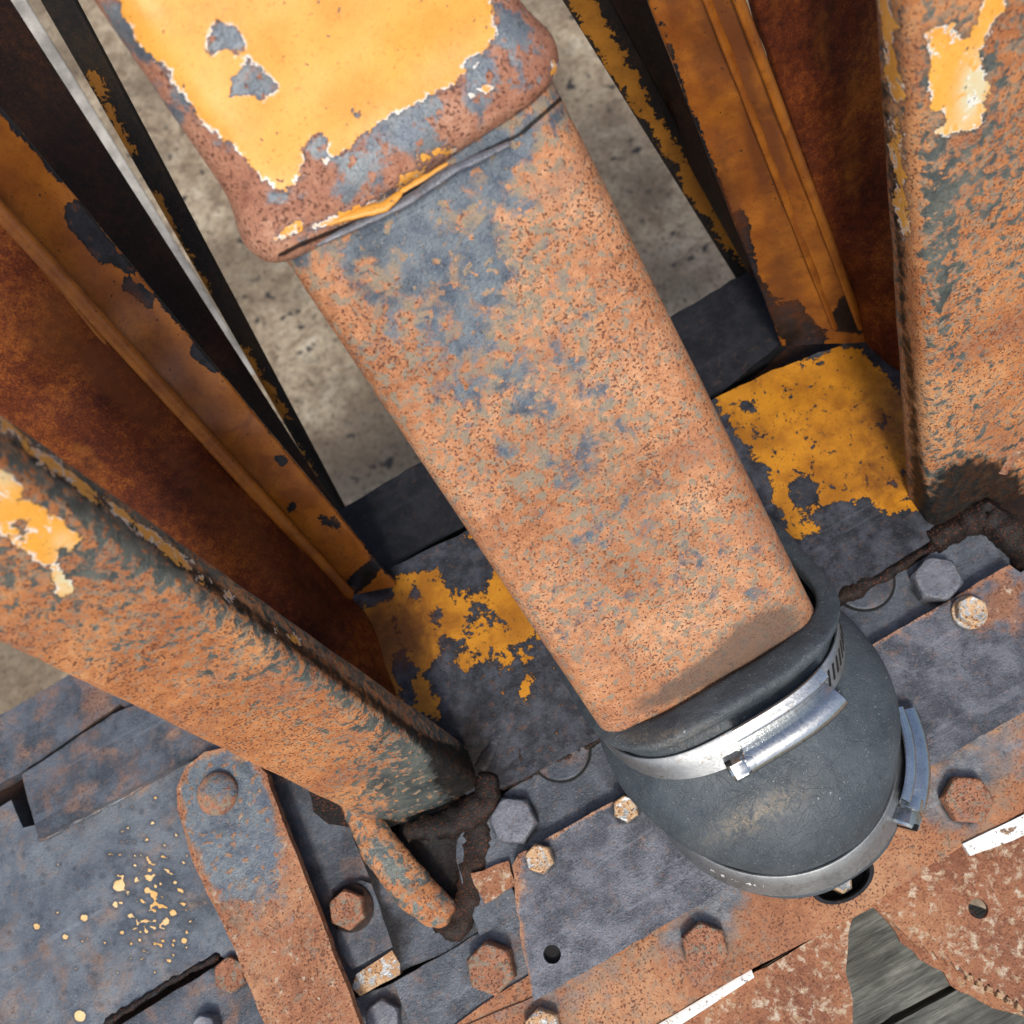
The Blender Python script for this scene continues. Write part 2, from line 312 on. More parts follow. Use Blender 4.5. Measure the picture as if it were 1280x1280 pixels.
def plate(name, poly, z, th, mat, parent=None, bevel=.0008, cell=.004, jit=.5, holes=(), loc=None, top=None, warp=.0004, seg=2, **kw):
    """flat plate cut to an outline, top at height z (or on the plane top=(3 points)), with rounded edges"""
    poly = jitter(poly, jit) if jit else poly
    if top:
        p0, p1, p2 = top; nn = (p1-p0).cross(p2-p0).normalized()
        if nn.z < 0: nn = -nn
        def pr(u, v):
            r = ray(u, v); return CAMP + r*((p0-CAMP).dot(nn)/r.dot(nn))
    else:
        nn = Vector((0, 0, 1)); pr = lambda u, v: P(u, v, z)
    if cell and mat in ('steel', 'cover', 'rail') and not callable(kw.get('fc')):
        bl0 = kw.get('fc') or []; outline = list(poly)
        def dirt(p, co, bl0=bl0, outline=outline):  # grime plus crevice shade painted round bolts and along steel edges
            e = np.abs(sd_poly(p, outline)); return blobs(p, bl0) + ring_dirt_shade(p) + .42*np.exp(-e/4.)*(blobs(p, [(q[0], q[1], 90, .5) for q in outline[::9]]) > .25)*(mat == 'steel')
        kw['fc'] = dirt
    bm = bmesh.new()
    vs = [bm.verts.new(pr(u, v)) for u, v in poly]
    f = bm.faces.new(vs); f.normal_update()
    if f.normal.dot(nn) < 0: f.normal_flip()
    if holes:
        edges = list(f.edges)
        for (hu, hv, hr, *rest) in holes:
            c = pr(hu, hv); rx = hr/1000; ry = (rest[0] if rest else hr)/1000; an = math.radians(rest[1]) if len(rest) > 1 else 0
            e1 = Vector((math.cos(an), math.sin(an), 0)); e2 = nn.cross(e1)
            hv_ = [bm.verts.new(c + e1*rx*math.cos(2*math.pi*i/20) + e2*ry*math.sin(2*math.pi*i/20)) for i in range(20)]
            edges += [bm.edges.new((hv_[i], hv_[(i+1) % 20])) for i in range(20)]
        bmesh.ops.delete(bm, geom=[f], context='FACES_ONLY')
        bmesh.ops.triangle_fill(bm, use_beauty=True, use_dissolve=False, edges=edges, normal=nn)
        bm.normal_update()
        for f in bm.faces:
            if f.normal.dot(nn) < 0: f.normal_flip()
    tf = list(bm.faces)
    if bevel:   # inset, then drop the rim: a rounded shoulder
        b = bmesh.ops.inset_region(bm, faces=tf, thickness=bevel, depth=0, use_even_offset=False)
        inner = set(v for f in tf if f.is_valid for v in f.verts)
        for v in bm.verts:
            if v not in inner: v.co -= nn*bevel*.8
    tf = list(bm.faces)
    bd = [e for e in bm.edges if e.is_boundary]
    r = bmesh.ops.extrude_edge_only(bm, edges=bd)
    for g in r['geom']:
        if isinstance(g, bmesh.types.BMVert): g.co -= nn*(th-bevel*.8)
    if cell:
        co = np.array([tuple(v.co) for v in bm.verts]); mn, mx = co.min(0), co.max(0)
        for ax in (0, 1):
            for x in np.arange(mn[ax]+cell*.5, mx[ax], cell):
                n = [0, 0, 0]; n[ax] = 1; c = [0, 0, 0]; c[ax] = x
                bmesh.ops.bisect_plane(bm, geom=bm.verts[:]+bm.edges[:]+bm.faces[:], plane_co=c, plane_no=n, dist=1e-6)
        from mathutils import noise as mn_
        for v in bm.verts:
            v.co += nn*warp*mn_.noise(v.co*35)
    vs = [v.co.copy() for v in bm.verts]; bm.verts.index_update()
    fs = [[v.index for v in f.verts] for f in bm.faces]; bm.free()
    return add(name, vs, fs, mat, parent, loc=loc, **kw)
def rsec(wd, th, r, n=5):
    """rounded rectangle section, front face centred at y=0, body towards -y; (x, y) pairs"""
    pts = []
    for cx, cy, a0 in ((wd/2-r, -r, 90), (wd/2-r, -th+r, 0), (-wd/2+r, -th+r, -90), (-wd/2+r, -r, -180)):
        for i in range(n+1):
            a = math.radians(a0 - 90*i/n); pts.append((cx+r*math.cos(a), cy+r*math.sin(a)))
    out = []
    for i, a in enumerate(pts):    # subdivide long sides
        b = pts[(i+1) % len(pts)]; L = math.hypot(b[0]-a[0], b[1]-a[1]); m = max(1, int(L/.0016)) if L > .004 else 1
        if a[1] < -th*.6 or b[1] < -th*.6: m = min(m, 3)
        for j in range(m): t = j/m; out.append((a[0]+(b[0]-a[0])*t, a[1]+(b[1]-a[1])*t))
    return out
def loft(name, A0, B0, A1, B1, th, r, mat, parent=None, s0=0., s1=1., nu=160, prof=None, cap=True, loc=None, rough=.0, tilt=0, n=5, **kw):
    """box section whose front-face corners run A0->A1 and B0->B1; prof(s) = (extra width, lift)"""
    from mathutils import noise as mn_
    ax = ((A1+B1)-(A0+B0)).normalized(); V = []; F = []; rings = 0
    for i in range(nu+1):
        s = s0+(s1-s0)*i/nu; A = A0.lerp(A1, s) if True else 0; B = B0.lerp(B1, s)
        e1 = (B-A); wd = e1.length; e1 = e1/wd; nn = ax.cross(e1).normalized()
        if nn.dot(CAMP-(A+B)/2) < 0: nn = -nn
        if tilt: nn = (nn + e1*tilt).normalized()
        ew, li = prof(s) if prof else (0, 0)
        sec = rsec(wd+ew, th+li*2, min(r, (th+li*2)/2-1e-4)+max(0, li)*.5, n)
        if i == 0: ns = len(sec)
        if len(sec) != ns:    # keep the ring count constant: resample by index
            sec = [sec[int(j*len(sec)/ns)] for j in range(ns)]
        c = (A+B)/2
        for x, y in sec:
            q = c + e1*x + nn*(y+li)
            if rough: q = q + nn*rough*mn_.noise(q*60)
            V.append(q)
        rings += 1
    for i in range(rings-1):
        for j in range(ns):
            k = (j+1) % ns; F.append((i*ns+j, i*ns+k, (i+1)*ns+k, (i+1)*ns+j))
    if cap: F.append(tuple(range(ns))); F.append(tuple((rings-1)*ns+j for j in range(ns)))
    return add(name, V, F, mat, parent, loc=loc, **kw)
def fixsec(fn):   # constant section subdivision even when the width tapers
    def g(wd, th, r, n=5):
        return fn(wd, th, r, n)
    return g
def frame(zd=Vector((0, 0, 1)), hint=Vector((1, 0, 0))):
    zd = zd.normalized(); x = (hint - zd*hint.dot(zd)).normalized(); return x, zd.cross(x), zd
def lathe(profile, center, zd, seg=32, shape=None, rot=0, hint=Vector((1, 0, 0))):
    """profile (radius, height); shape(angle)->radius factor"""
    x, y, z = frame(zd, hint); V, F = [], []
    for i, (r, h) in enumerate(profile):
        for j in range(seg):
            a = 2*math.pi*j/seg + rot; k = shape(a-rot, i) if shape else 1
            V.append(center + (x*math.cos(a)+y*math.sin(a))*r*k + z*h)
    for i in range(len(profile)-1):
        for j in range(seg):
            k = (j+1) % seg; F.append((i*seg+j, i*seg+k, (i+1)*seg+k, (i+1)*seg+j))
    F.append(tuple(range(seg))); F.append(tuple((len(profile)-1)*seg+j for j in range(seg)))
    return V, F
def hexf(a, i=0):
    b = (a % (math.pi/3)) - math.pi/6; return 1/math.cos(b)
BOLTS = []
def bolt(parent, u, v, z, af, h, mat, rot=0, washer=0, tip=None, name='bolt', lean=None, label=None, wmat=None, dish=.06):
    """hex head: af = across flats in mm; sits on height z"""
    c = P(u, v, z); r = af/2000; h = h/1000; zd = Vector((0, 0, 1)) + (Vector(lean) if lean else Vector((0, 0, 0)))
    zd.normalize()
    prof = [(r, -.002), (r, h*.78), (r*.99, h*.86), (r*.93, h*.97), (r*.88, h), (r*.5, h*(1-dish)), (r*.1, h*(1-dish))]
    def shp(a, i):
        hx = hexf(a)
        return hx if i < 2 else (min(hx, 1.10) if i == 2 else (min(hx, 1.06) if i == 3 else 1.0))
    V, F = lathe(prof, c, zd, 48, shp, math.radians(rot))
    o = add(name, V, F, mat, parent, smooth=28)
    if label: o['label'] = label
    if washer:
        wr = washer/2000
        V, F = lathe([(wr*.97, -.001), (wr, .0002), (wr, .0014), (wr*.96, .0018), (r*.6, .0018)], c, zd, 40)
        add('washer', V, F, wmat or mat, o, smooth=30)
    return o
def tube(name, pts, rads, mat, parent=None, seg=14, lump=0, step=.0015, loc=None, flat=1, **kw):
    from mathutils import noise as mn_
    Q, RR = [], []
    for (a, b, ra, rb) in zip(pts[:-1], pts[1:], rads[:-1], rads[1:]):
        n = max(1, int((b-a).length/step))
        for i in range(n): t = i/n; Q.append(a.lerp(b, t)); RR.append(ra+(rb-ra)*t)
    Q.append(pts[-1]); RR.append(rads[-1]); V, F = [], []
    for i, q in enumerate(Q):
        d = (Q[min(i+1, len(Q)-1)]-Q[max(i-1, 0)]).normalized(); x = d.cross(Vector((0, 0, 1))).normalized(); y = x.cross(d)
        e = 1 if 0 < i < len(Q)-1 else .3
        for j in range(seg):
            a = 2*math.pi*j/seg; dv = x*math.cos(a)+y*math.sin(a)*flat
            p = q + dv*RR[i]*e
            if lump: p = p + dv*(lump*mn_.noise(p*240) + lump*.7*mn_.noise(p*600))
            V.append(p)
    for i in range(len(Q)-1):
        for j in range(seg):
            k = (j+1) % seg; F.append((i*seg+j, i*seg+k, (i+1)*seg+k, (i+1)*seg+j))
    F.append(tuple(range(seg))); F.append(tuple((len(Q)-1)*seg+j for j in range(seg)))
    return add(name, V, F, mat, parent, loc=loc, smooth=60, **kw)

# ================================================================== SETTING
gz = -.52
gv = [Vector((-30, -30, gz)), Vector((30, -30, gz)), Vector((30, 30, gz)), Vector((-30, 30, gz))]
g = add('ground', gv, [(0, 1, 2, 3)], 'ground', smooth=0, loc=Vector((0, 0, gz))); g['kind'] = 'structure'

# chassis plate under everything
CH = [(-160, 960), (-60, 930), (425, 655), (940, 365), (1300, 150), (1500, 300), (1460, 920), (1285, 1012), (1180, 1080), (1065, 1146), (945, 1212), (800, 1290), (500, 1420), (-160, 1500)]
chassis = empty('chassis_plate', P(500, 1000, -.03), 'dark oily steel floor plate of the machine that all rails and posts stand on', 'machine plate')
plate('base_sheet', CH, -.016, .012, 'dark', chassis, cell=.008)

# ---------------------------------------------------------- deep strips beside the channels
def strip(name, parent, A0, B0, A1, B1, th, r, mat, s0=-.12, s1=1, nu=90, **kw):
    return loft(name, D(*A0), D(*B0), D(*A1), D(*B1), th, r, mat, parent, s0=1-s1, s1=1-s0, nu=nu, **kw)
# in these, index 0 = far (bottom) end, 1 = near (top) end
ls = empty('edge_strip', P(300, 400, -.08), 'narrow black strip with yellow paint remnants left of the big tube', 'metal strip', 'edge strips beside the gap')
def yel_left(p, co):
    d = np.maximum.reduce([sd_line(p, [(118, 95), (160, 190)], 7), sd_line(p, [(190, 250), (255, 370)], 9), sd_line(p, [(300, 440), (350, 520)], 10), sd_line(p, [(350, 540), (400, 625)], 9)])
    return d/3.2
loft('strip', D(418, 640, .52), D(436, 648, .52), D(38, -20, .42), D(98, 10, .42), .003, .001, 'strip', ls, s0=0, s1=1.25, nu=120, fb=yel_left)
rs = empty('edge_strip', P(850, 200, -.08), 'narrow strip with flaked black and yellow paint right of the big tube', 'metal strip', 'edge strips beside the gap')
def yel_right(p, co):
    d = np.maximum.reduce([sd_line(p, [(700, -40), (760, 60), (800, 130)], 13), sd_line(p, [(800, 130), (850, 200), (905, 290)], 9), sd_line(p, [(860, 225), (930, 320)], 10)])
    return d/3.2
loft('strip', D(925, 356, .52), D(952, 350, .52), D(690, -20, .42), D(752, -20, .42), .003, .001, 'strip', rs, s0=0, s1=1.25, nu=120, fb=yel_right)

pb = empty('sunlit_gap_strip', D(160, 260, .6), 'thin pale strip standing in for sunlit ground seen through the gap left of the black strip', 'sunlit_gap')  # added strip, its paleness imitates sunlit ground in the gap
loft('sunlit_gap', D(312, 470, .66), D(320, 467, .66), D(-6, -20, .60), D(20, -20, .60), .002, .0005, 'sunlit_gap', pb, s0=0, s1=1.2, nu=20)
pb2 = empty('sunlit_gap_strip', D(880, 220, .6), 'short pale sliver standing in for sunlit ground in the dark gap right of the tube', 'sunlit_gap')  # added sliver imitating bright ground showing through
loft('sunlit_gap', D(898, 262, .60), D(906, 258, .60), D(858, 180, .58), D(866, 176, .58), .006, .001, 'sunlit_gap', pb2, s0=0, s1=1.1, nu=20)

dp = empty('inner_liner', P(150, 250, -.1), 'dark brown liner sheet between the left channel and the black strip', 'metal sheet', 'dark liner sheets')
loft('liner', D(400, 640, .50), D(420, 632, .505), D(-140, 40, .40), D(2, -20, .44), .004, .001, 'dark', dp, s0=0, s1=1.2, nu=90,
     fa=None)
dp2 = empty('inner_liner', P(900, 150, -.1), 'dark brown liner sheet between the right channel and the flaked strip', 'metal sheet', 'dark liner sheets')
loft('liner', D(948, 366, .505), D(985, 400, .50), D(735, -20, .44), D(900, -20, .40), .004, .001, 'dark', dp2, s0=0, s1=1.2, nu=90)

# ---------------------------------------------------------- black cross bar and yellow cross plate
bb = empty('cross_bar', P(700, 500, -.03), 'matt black flat bar crossing behind the rusty tube', 'metal bar')
plate('bar', [(405, 650), (470, 610), (700, 477), (938, 337), (985, 420), (900, 492), (700, 590), (485, 712)], -.002, .02, 'black', bb, jit=.6, cell=.006, bevel=.002)
cp = empty('cross_plate', P(760, 700, -.02), 'yellow plate with black flaked patches passing behind the rusty tube', 'metal plate')
def crossfb(p, co):
    a = sd_poly(p, [(880, 480), (945, 458), (1000, 447), (1065, 430), (1110, 470), (1160, 530), (1150, 640), (1105, 640), (1085, 622), (1040, 628), (1015, 640), (1028, 665), (985, 676), (960, 600)])
    a = np.minimum(a, -blobs(p, [(936, 507, 9, 12), (935, 600, 16, 40), (1003, 613, 13, 30), (978, 652, 9, 14), (945, 545, 6, 8), (1118, 605, 7, 9), (1008, 618, 12, 20), (950, 590, 10, 20), (1085, 425, 16, 16)])+5)
    b = sd_poly(p, [(492, 722), (545, 712), (560, 735), (600, 745), (640, 680), (575, 672), (590, 665), (620, 660), (700, 790), (655, 805), (625, 775), (600, 750), (585, 765), (590, 800), (560, 800), (545, 775), (550, 820), (530, 840), (510, 820), (490, 770)])
    c = sd_poly(p, [(436, 785), (455, 755), (492, 750), (500, 800), (490, 830), (500, 870), (520, 900), (490, 890), (450, 850)])
    d = sd_poly(p, [(512, 850), (535, 845), (550, 880), (545, 905), (520, 885)])
    e = sd_poly(p, [(575, 810), (590, 812), (588, 840), (578, 838)]); f = sd_line(p, [(662, 848), (650, 868)], 6)
    g = blobs(p, [(600, 800, 40, 9), (640, 805, 40, 9)])-9
    b = np.minimum(b, 7-blobs(p, [(560, 705, 22, 14), (585, 728, 18, 14), (600, 790, 18, 20), (520, 745, 10, 12), (620, 700, 10, 12), (545, 770, 10, 12)]))
    return np.maximum.reduce([a, b, c, d, e, f, g])/3.0
plate('plate', [(405, 760), (478, 716), (600, 655), (900, 494), (965, 462), (1050, 432), (1110, 392), (1230, 500), (1215, 640), (1165, 674), (1100, 716), (1045, 748), (900, 838), (745, 925), (640, 980), (600, 1000), (500, 960), (430, 860)], .0065, .012, 'cross', cp, jit=.6, cell=.0022, warp=.0012, bevel=.0015,
      fb=crossfb, fe=[(1110, 520, 70, .5), (1100, 600, 40, .4), (480, 800, 60, .6), (520, 780, 50, .35), (1000, 470, 40, .25)], fc=[(600, 960, 60, .6), (470, 720, 35, .9), (985, 430, 40, .5), (1075, 440, 28, .4), (560, 900, 60, .45), (1100, 700, 30, .2)])
tube('weld_bead', [P(605, 995, .003), P(670, 963, .003), P(745, 928, .003), P(800, 898, .003)], [.0016, .002, .0016, .0012], 'weld', cp, lump=.0012)
tube('weld_bead', [P(1035, 757, .0035), P(1060, 742, .004), P(1100, 722, .004), P(1175, 678, .003), P(1215, 655, .004)], [.0018, .0042, .0026, .0022, .002], 'weld', cp, lump=.0012)
tube('crease', [P(652, 955, .006), P(648, 915, .0062), P(642, 880, .006)], [.0012, .0009, .0004], 'weld', cp, lump=.0005, flat=.6)
tube('crease', [P(600, 965, .0055), P(622, 920, .006), P(655, 875, .0055)], [.004, .0022, .0005], 'cross', cp, lump=.001, flat=.5, fb=lambda p, co: np.full(len(p), -20.), fc=[(600, 965, 40, .9)])
# ---------------------------------------------------------- channels with flange and web
one = lambda p, co: np.full(len(p), 2.5)
def streaks(vx, vy, k, amp, bias, sgn=1, seed=0):
    def f(p, co):
        th = np.arctan2(p[:, 1]-vy, p[:, 0]-vx); dd = np.hypot(p[:, 0]-vx, p[:, 1]-vy); out = np.zeros(len(p))
        for i in range(len(p)):
            out[i] = mn2.noise(Vector((th[i]*k, dd[i]*.0035, seed))) + .5*mn2.noise(Vector((th[i]*k*2.7, dd[i]*.009, seed+5)))
        return (out*amp+bias)*sgn
    return f
def near(p0, V, p1, d0):   # depth at p1 for a line receding to V
    return d0*math.hypot(p0[0]-V[0], p0[1]-V[1])/math.hypot(p1[0]-V[0], p1[1]-V[1])
lc = empty('side_channel', P(300, 600, -.02), 'orange flange and deep brown web of the channel behind the left post', 'steel channel', 'open channels behind the posts')
def lf_fb(p, co):
    base = np.full(len(p), 6.0)
    edge = -sd_line(p, [(-20, 110), (20, 160), (95, 232), (215, 390), (320, 510), (400, 605), (440, 655), (485, 715)], 0)
    base = np.minimum(base, (edge-4)/3)
    for q, wd in (([(95, 265), (108, 285), (130, 315)], 15), ([(130, 315), (165, 335)], 8), ([(160, 355), (185, 375)], 9), ([(30, 160), (75, 225)], 5), ([(245, 440), (270, 460)], 7),
                  ([(350, 575), (352, 577)], 5), ([(365, 633), (366, 634)], 5), ([(405, 650), (420, 655)], 6), ([(475, 700), (430, 745)], 10)):
        base = np.minimum(base, -sd_line(p, q, wd)/3)
    return base
loft('flange', D(372, 742, .462), D(482, 716, .462), D(-40, 215, .305), D(-40, 80, .305), .0035, .0012, 'flange', lc, s0=-.04, s1=1.35, nu=220, rough=.001, fb=lf_fb, fc=[(470, 730, 22, 1.2)], fe=lambda p, co: streaks(1215, 1607, 22, .9, .0)(p, co)+blobs(p, [(20, 170, 90, .5), (110, 280, 40, .3)]))
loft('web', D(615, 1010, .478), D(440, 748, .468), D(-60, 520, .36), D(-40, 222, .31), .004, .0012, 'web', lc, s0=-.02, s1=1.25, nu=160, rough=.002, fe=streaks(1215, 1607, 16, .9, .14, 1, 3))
rc_ = empty('side_channel', P(1000, 300, -.02), 'brown flange and ridged dark web of the channel behind the right post', 'steel channel', 'open channels behind the posts')
def rf_fb(p, co):
    base = np.full(len(p), 6.0)
    edge = -sd_line(p, [(805, -20), (832, 60), (855, 130), (905, 260), (940, 340), (965, 410)], 0)
    base = np.minimum(base, (edge-7)/3); strip_ = sd_line(p, [(805, -20), (832, 60), (855, 130), (905, 260), (940, 340), (965, 410)], 3)/3
    base = np.maximum(base, strip_)
    base = np.minimum(base, -sd_line(p, [(925, 270), (940, 350), (985, 410)], 9)/3)
    base = np.minimum(base, 5-blobs(p, [(985, 395, 26, 9), (1010, 430, 30, 9), (1060, 380, 16, 8), (1050, 400, 12, 8), (1075, 400, 22, 9)]))
    return base
loft('flange', D(970, 415, .462), D(1082, 412, .462), D(800, -20, .305), D(912, -20, .305), .0035, .0012, 'flange', rc_, s0=-.06, s1=1.35, nu=220, rough=.001, fb=rf_fb, fe=streaks(1215, 1611, 26, 1.1, .38, 1, 9),
     fc=[(1060, 395, 25, 1.1), (985, 420, 25, .8)])
loft('web', D(1074, 410, .466), D(1175, 560, .478), D(936, -20, .308), D(1200, -20, .36), .004, .0012, 'web', rc_, s0=-.04, s1=1.35, nu=160, rough=.002, fe=streaks(1215, 1611, 20, .8, .12, 1, 13))
tube('ridge', [D(1078, 411, .463), D(916, -20, .305)], [.0028, .0026], 'flange', rc_, flat=.6, step=.003, fb=one)
tube('ridge', [D(1046, 411, .463), D(878, -20, .306)], [.0030, .0026], 'flange', rc_, flat=.5, step=.003, fb=one)
tube('ridge', [D(440, 748, .464), D(-40, 220, .306)], [.0030, .0028], 'flange', lc, flat=.6, step=.003, fb=one)
# ================================================================== PLATES AND RAILS
def speck_fb(p, co):
    r = random.Random(3); d = np.full(len(p), -6.0)
    def dot(x, y, s):
        nonlocal d; d = np.maximum(d, (s-np.hypot(p[:, 0]-x, p[:, 1]-y))/3+.1)
    for x, y, s in ((149, 1107, 7), (105, 1147, 4.5), (46, 1158, 4), (216, 1141, 4), (208, 1152, 4), (187, 1097, 4), (184, 1113, 4), (192, 1118, 4), (100, 1270, 7), (82, 1171, 3.5), (230, 1176, 4)): dot(x, y, s)
    for i in range(150): dot(r.gauss(192, 30), r.gauss(1120, 48), r.uniform(.9, 2.6))
    for i in range(60): dot(r.uniform(0, 270), r.uniform(1060, 1270), r.uniform(.6, 1.6))
    return d
deck = empty('deck_plate', P(120, 1100, -.012), 'wide blue grey deck plate with yellow paint specks at lower left', 'metal plate')
plate('deck_sheet', [(-60, 1050), (15, 1000), (30, 1035), (270, 935), (330, 960), (380, 1280), (270, 1190), (255, 1200), (120, 1285), (60, 1330), (-60, 1400)], .000, .012, 'deck', deck, cell=.0013, jit=1, fb=speck_fb, warp=.0012,
      fa=[(130, 1250, 70, -.06), (100, 1040, 60, 30, 30, .05)], fc=[(50, 1055, 6, .3)])
plate('upper_bar', [(-60, 930), (75, 850), (170, 800), (460, 860), (420, 960), (300, 940), (240, 945), (150, 880), (26, 966), (-60, 1010)], .0035, .01, 'steel', deck, cell=.004, fa=[(125, 885, 40, -.12)])
plate('welded_bar', [(27, 968), (140, 893), (260, 840), (330, 930), (235, 948), (140, 1000), (48, 1048)], .007, .008, 'steel', deck, cell=.004, fa=[(90, 930, 60, -.03)])
tube('weld_bead', [P(48, 1050, .001), P(145, 1000, .001), P(240, 943, .002)], [.0016]*3, 'steel', deck, lump=.001, flat=.7)
plate('lower_bar', [(120, 1300), (275, 1205), (330, 1175), (420, 1300), (200, 1420)], -.002, .012, 'steel', deck, cell=.004)
bolt(deck, 293, 1216, -.002, 13, 6, 'bolt_rust', 10, label='half hidden rusty bolt behind the strap')
bolt(deck, 262, 1284, -.002, 11, 7, 'bolt_grey', 25)
tube('weld_bead', [P(275, 1193, 0), P(200, 1235, 0), P(130, 1280, 0)], [.0016, .001, .0016], 'weld', deck, lump=.0012)

# plate with bolt between strap and post foot
np_ = empty('notched_plate', P(430, 1130, -.01), 'grey notched plate with a rusty hex bolt between strap and post foot', 'metal plate')
plate('sheet', [(300, 930), (440, 1005), (450, 1035), (475, 1110), (500, 1190), (470, 1230), (380, 1240), (330, 1100)], -.004, .008, 'steel', np_, cell=.005, fa=[(400, 1050, 40, .1)])
plate('bolt_pad', [(412, 1118), (450, 1100), (474, 1108), (497, 1180), (440, 1212), (425, 1190)], -.001, .005, 'steel', np_, cell=.005)
plate('folded_tab', [(385, 985), (425, 1005), (440, 1035), (410, 1030), (392, 1015)], .003, .004, 'weld', np_, cell=0)
V, F = lathe([(.0098, 0), (.0098, .0012), (.0085, .0016)], P(440, 1135, -.001), Vector((0, 0, 1)), 30); add('washer', V, F, 'dark', np_)
bolt(np_, 438, 1136, -.001, 14.5, 6, 'bolt_rust', 12)
plate('nut_block', [(445, 1218), (490, 1188), (500, 1205), (500, 1218), (450, 1245), (440, 1235)], .000, .006, 'bolt_zinc', np_, cell=0, bevel=.002)
plate('lower_sheet', [(440, 1250), (505, 1222), (530, 1300), (470, 1340), (430, 1300)], -.006, .008, 'steel', np_, cell=.006)
bolt(np_, 482, 1272, -.006, 14, 6, 'bolt_grey', 5)

# link bar under boot (row A)
lb = empty('link_bar', P(650, 1050, -.004), 'dark round-ended bar under the cover plates carrying two big grey bolts', 'steel bar')
A = [(570, 1075), (572, 1045), (590, 1018), (640, 985), (745, 925), (900, 836), (1040, 756), (1145, 693), (1190, 664), (1225, 662), (1262, 680), (1277, 705), (1275, 730), (1100, 830), (770, 1015), (650, 1085), (640, 1110), (650, 1140), (600, 1170), (585, 1130)]
plate('bar', A, .003, .01, 'steel', lb, cell=.003, fa=[(900, 880, 600, .25), (620, 1100, 40, .1)], fc=[(585, 1000, 20, .5)])
bolt(lb, 644, 1026, .003, 18, 7.5, 'bolt_grey', 28)
bolt(lb, 1168, 728, .003, 18, 7.5, 'bolt_grey', 20)
for (u, v, a0, a1) in ((700, 938, 200, 365), (1078, 726, 195, 360)):
    c = P(u, v, .0035); V, F = lathe([(.0125, -.002), (.0125, .0007), (.0118, .0012), (.0005, .0012)], c, Vector((0, 0, 1)), 40)
    add('round_boss', V, F, 'steel', lb)
    V, F = lathe([(.0136, -.002), (.0136, .0003), (.0127, .0003)], c, Vector((0, 0, 1)), 40); add('boss_groove', V, F, 'hole', lb)

# cover plate (row B)
cv = empty('cover_plate', P(900, 1050, .0), 'mottled purple grey cover plate with pale rust rim under the rubber boot', 'metal plate')
Bp = [(640, 1082), (648, 1068), (770, 1000), (900, 922), (1095, 803), (1200, 742), (1262, 706), (1276, 716), (1300, 700), (1420, 800), (1290, 884), (1100, 995), (900, 1115), (780, 1187), (667, 1252), (652, 1180)]
def cov_fa(p, co):
    e = sd_poly(p, Bp); top = sd_line(p, [(640, 1100), (650, 1068), (770, 1000), (1095, 803), (1262, 706)], 0)
    lft = sd_line(p, [(640, 1082), (652, 1180), (667, 1252)], 0)
    rim_ = np.exp(-np.minimum(-top, 60)/5.0)*.40 + np.exp(-np.minimum(-lft, 60)/6.0)*.34
    return .10 - rim_ - blobs(p, [(1262, 740, 30, .4), (1235, 770, 30, .2), (1160, 830, 14, .22), (740, 1085, 12, .12), (735, 1127, 12, .12), (705, 1122, 14, .12), (655, 1115, 18, .2), (1130, 805, 30, 10, 30, .2), (1270, 790, 25, .25)])
plate('cover', Bp, .0105, .005, 'cover', cv, cell=.0018, jit=.7, holes=[(690, 1193, 3.6)], fa=cov_fa, warp=.0005)
add('hole_shadow_cup', *lathe([(.0036, -.0035), (.0036, -.004)], P(690, 1193, .0105), Vector((0, 0, 1)), 20), 'hole', cv)
bolt(cv, 676, 1073, .0105, 10.5, 6, 'bolt_zinc', 18, washer=0)
bolt(cv, 1211, 766, .0105, 11, 6.5, 'bolt_zinc', 0, washer=14)
bolt(cv, 783, 1011, .0105, 9.5, 6, 'bolt_zinc', 5)
tab = empty('rusty_tab', P(620, 1105, .003), 'small rust and cream square tab left of the cover plate', 'metal tab')
plate('tab', [(588, 1092), (636, 1076), (645, 1106), (606, 1130)], .0065, .004, 'bracket', tab, cell=0, jit=1)

# rail C
rl = empty('bolted_rail', P(1000, 1100, -.008), 'rust and grey flat rail below the boot with rusty hex bolts', 'steel rail')
Cp = [(540, 1300), (667, 1246), (780, 1180), (900, 1108), (1290, 878), (1440, 800), (1440, 930), (1285, 1012), (1205, 1056), (1150, 1090), (1065, 1148), (942, 1210), (812, 1284), (740, 1330), (560, 1400)]
def rail_fa(p, co):
    return blobs(p, [(880, 1160, 62, .30), (905, 1115, 45, .2), (1180, 960, 75, .28), (1250, 930, 70, .18), (700, 1230, 70, .22), (770, 1200, 50, .12), (1155, 1020, 28, .15), (1215, 1000, 45, .2),
                     (1050, 1100, 80, -.3), (990, 1160, 60, -.25), (1120, 1040, 45, -.25), (1265, 1000, 30, -.2), (800, 1270, 60, -.15), (740, 1220, 20, -.1), (1200, 905, 30, -.1)])
plate('rail', Cp, .0035, .006, 'rail', rl, cell=.0025, jit=.5, holes=[(1052, 1098, 12.5, 7.5, 30-29.5)], fa=rail_fa, warp=.001)
V, F = lathe([(.0123, .0004), (.0112, -.001), (.0108, -.008), (.001, -.0082)], P(1052, 1098, .0035), Vector((0, 0, 1)), 40, lambda a, i: 1/math.sqrt(math.cos(a)**2+(math.sin(a)/.62)**2)); F.pop(-2)
add('slot_wall', V, F, 'hole', rl)
V, F = lathe([(.0138, -.0002), (.0134, .0009), (.0118, .0009), (.0112, -.001)], P(1052, 1098, .0035), Vector((0, 0, 1)), 40, lambda a, i: 1/math.sqrt(math.cos(a)**2+(math.sin(a)/.62)**2)); F = F[:-2]
add('slot_grommet', V, F, 'black', rl, smooth=60)
add('slot_pin', *lathe([(.0042, -.008), (.0042, -.003), (.003, -.0018)], P(1056, 1103, .0035), Vector((.2, 0, 1)), 6), 'bolt_zinc', rl, smooth=25)
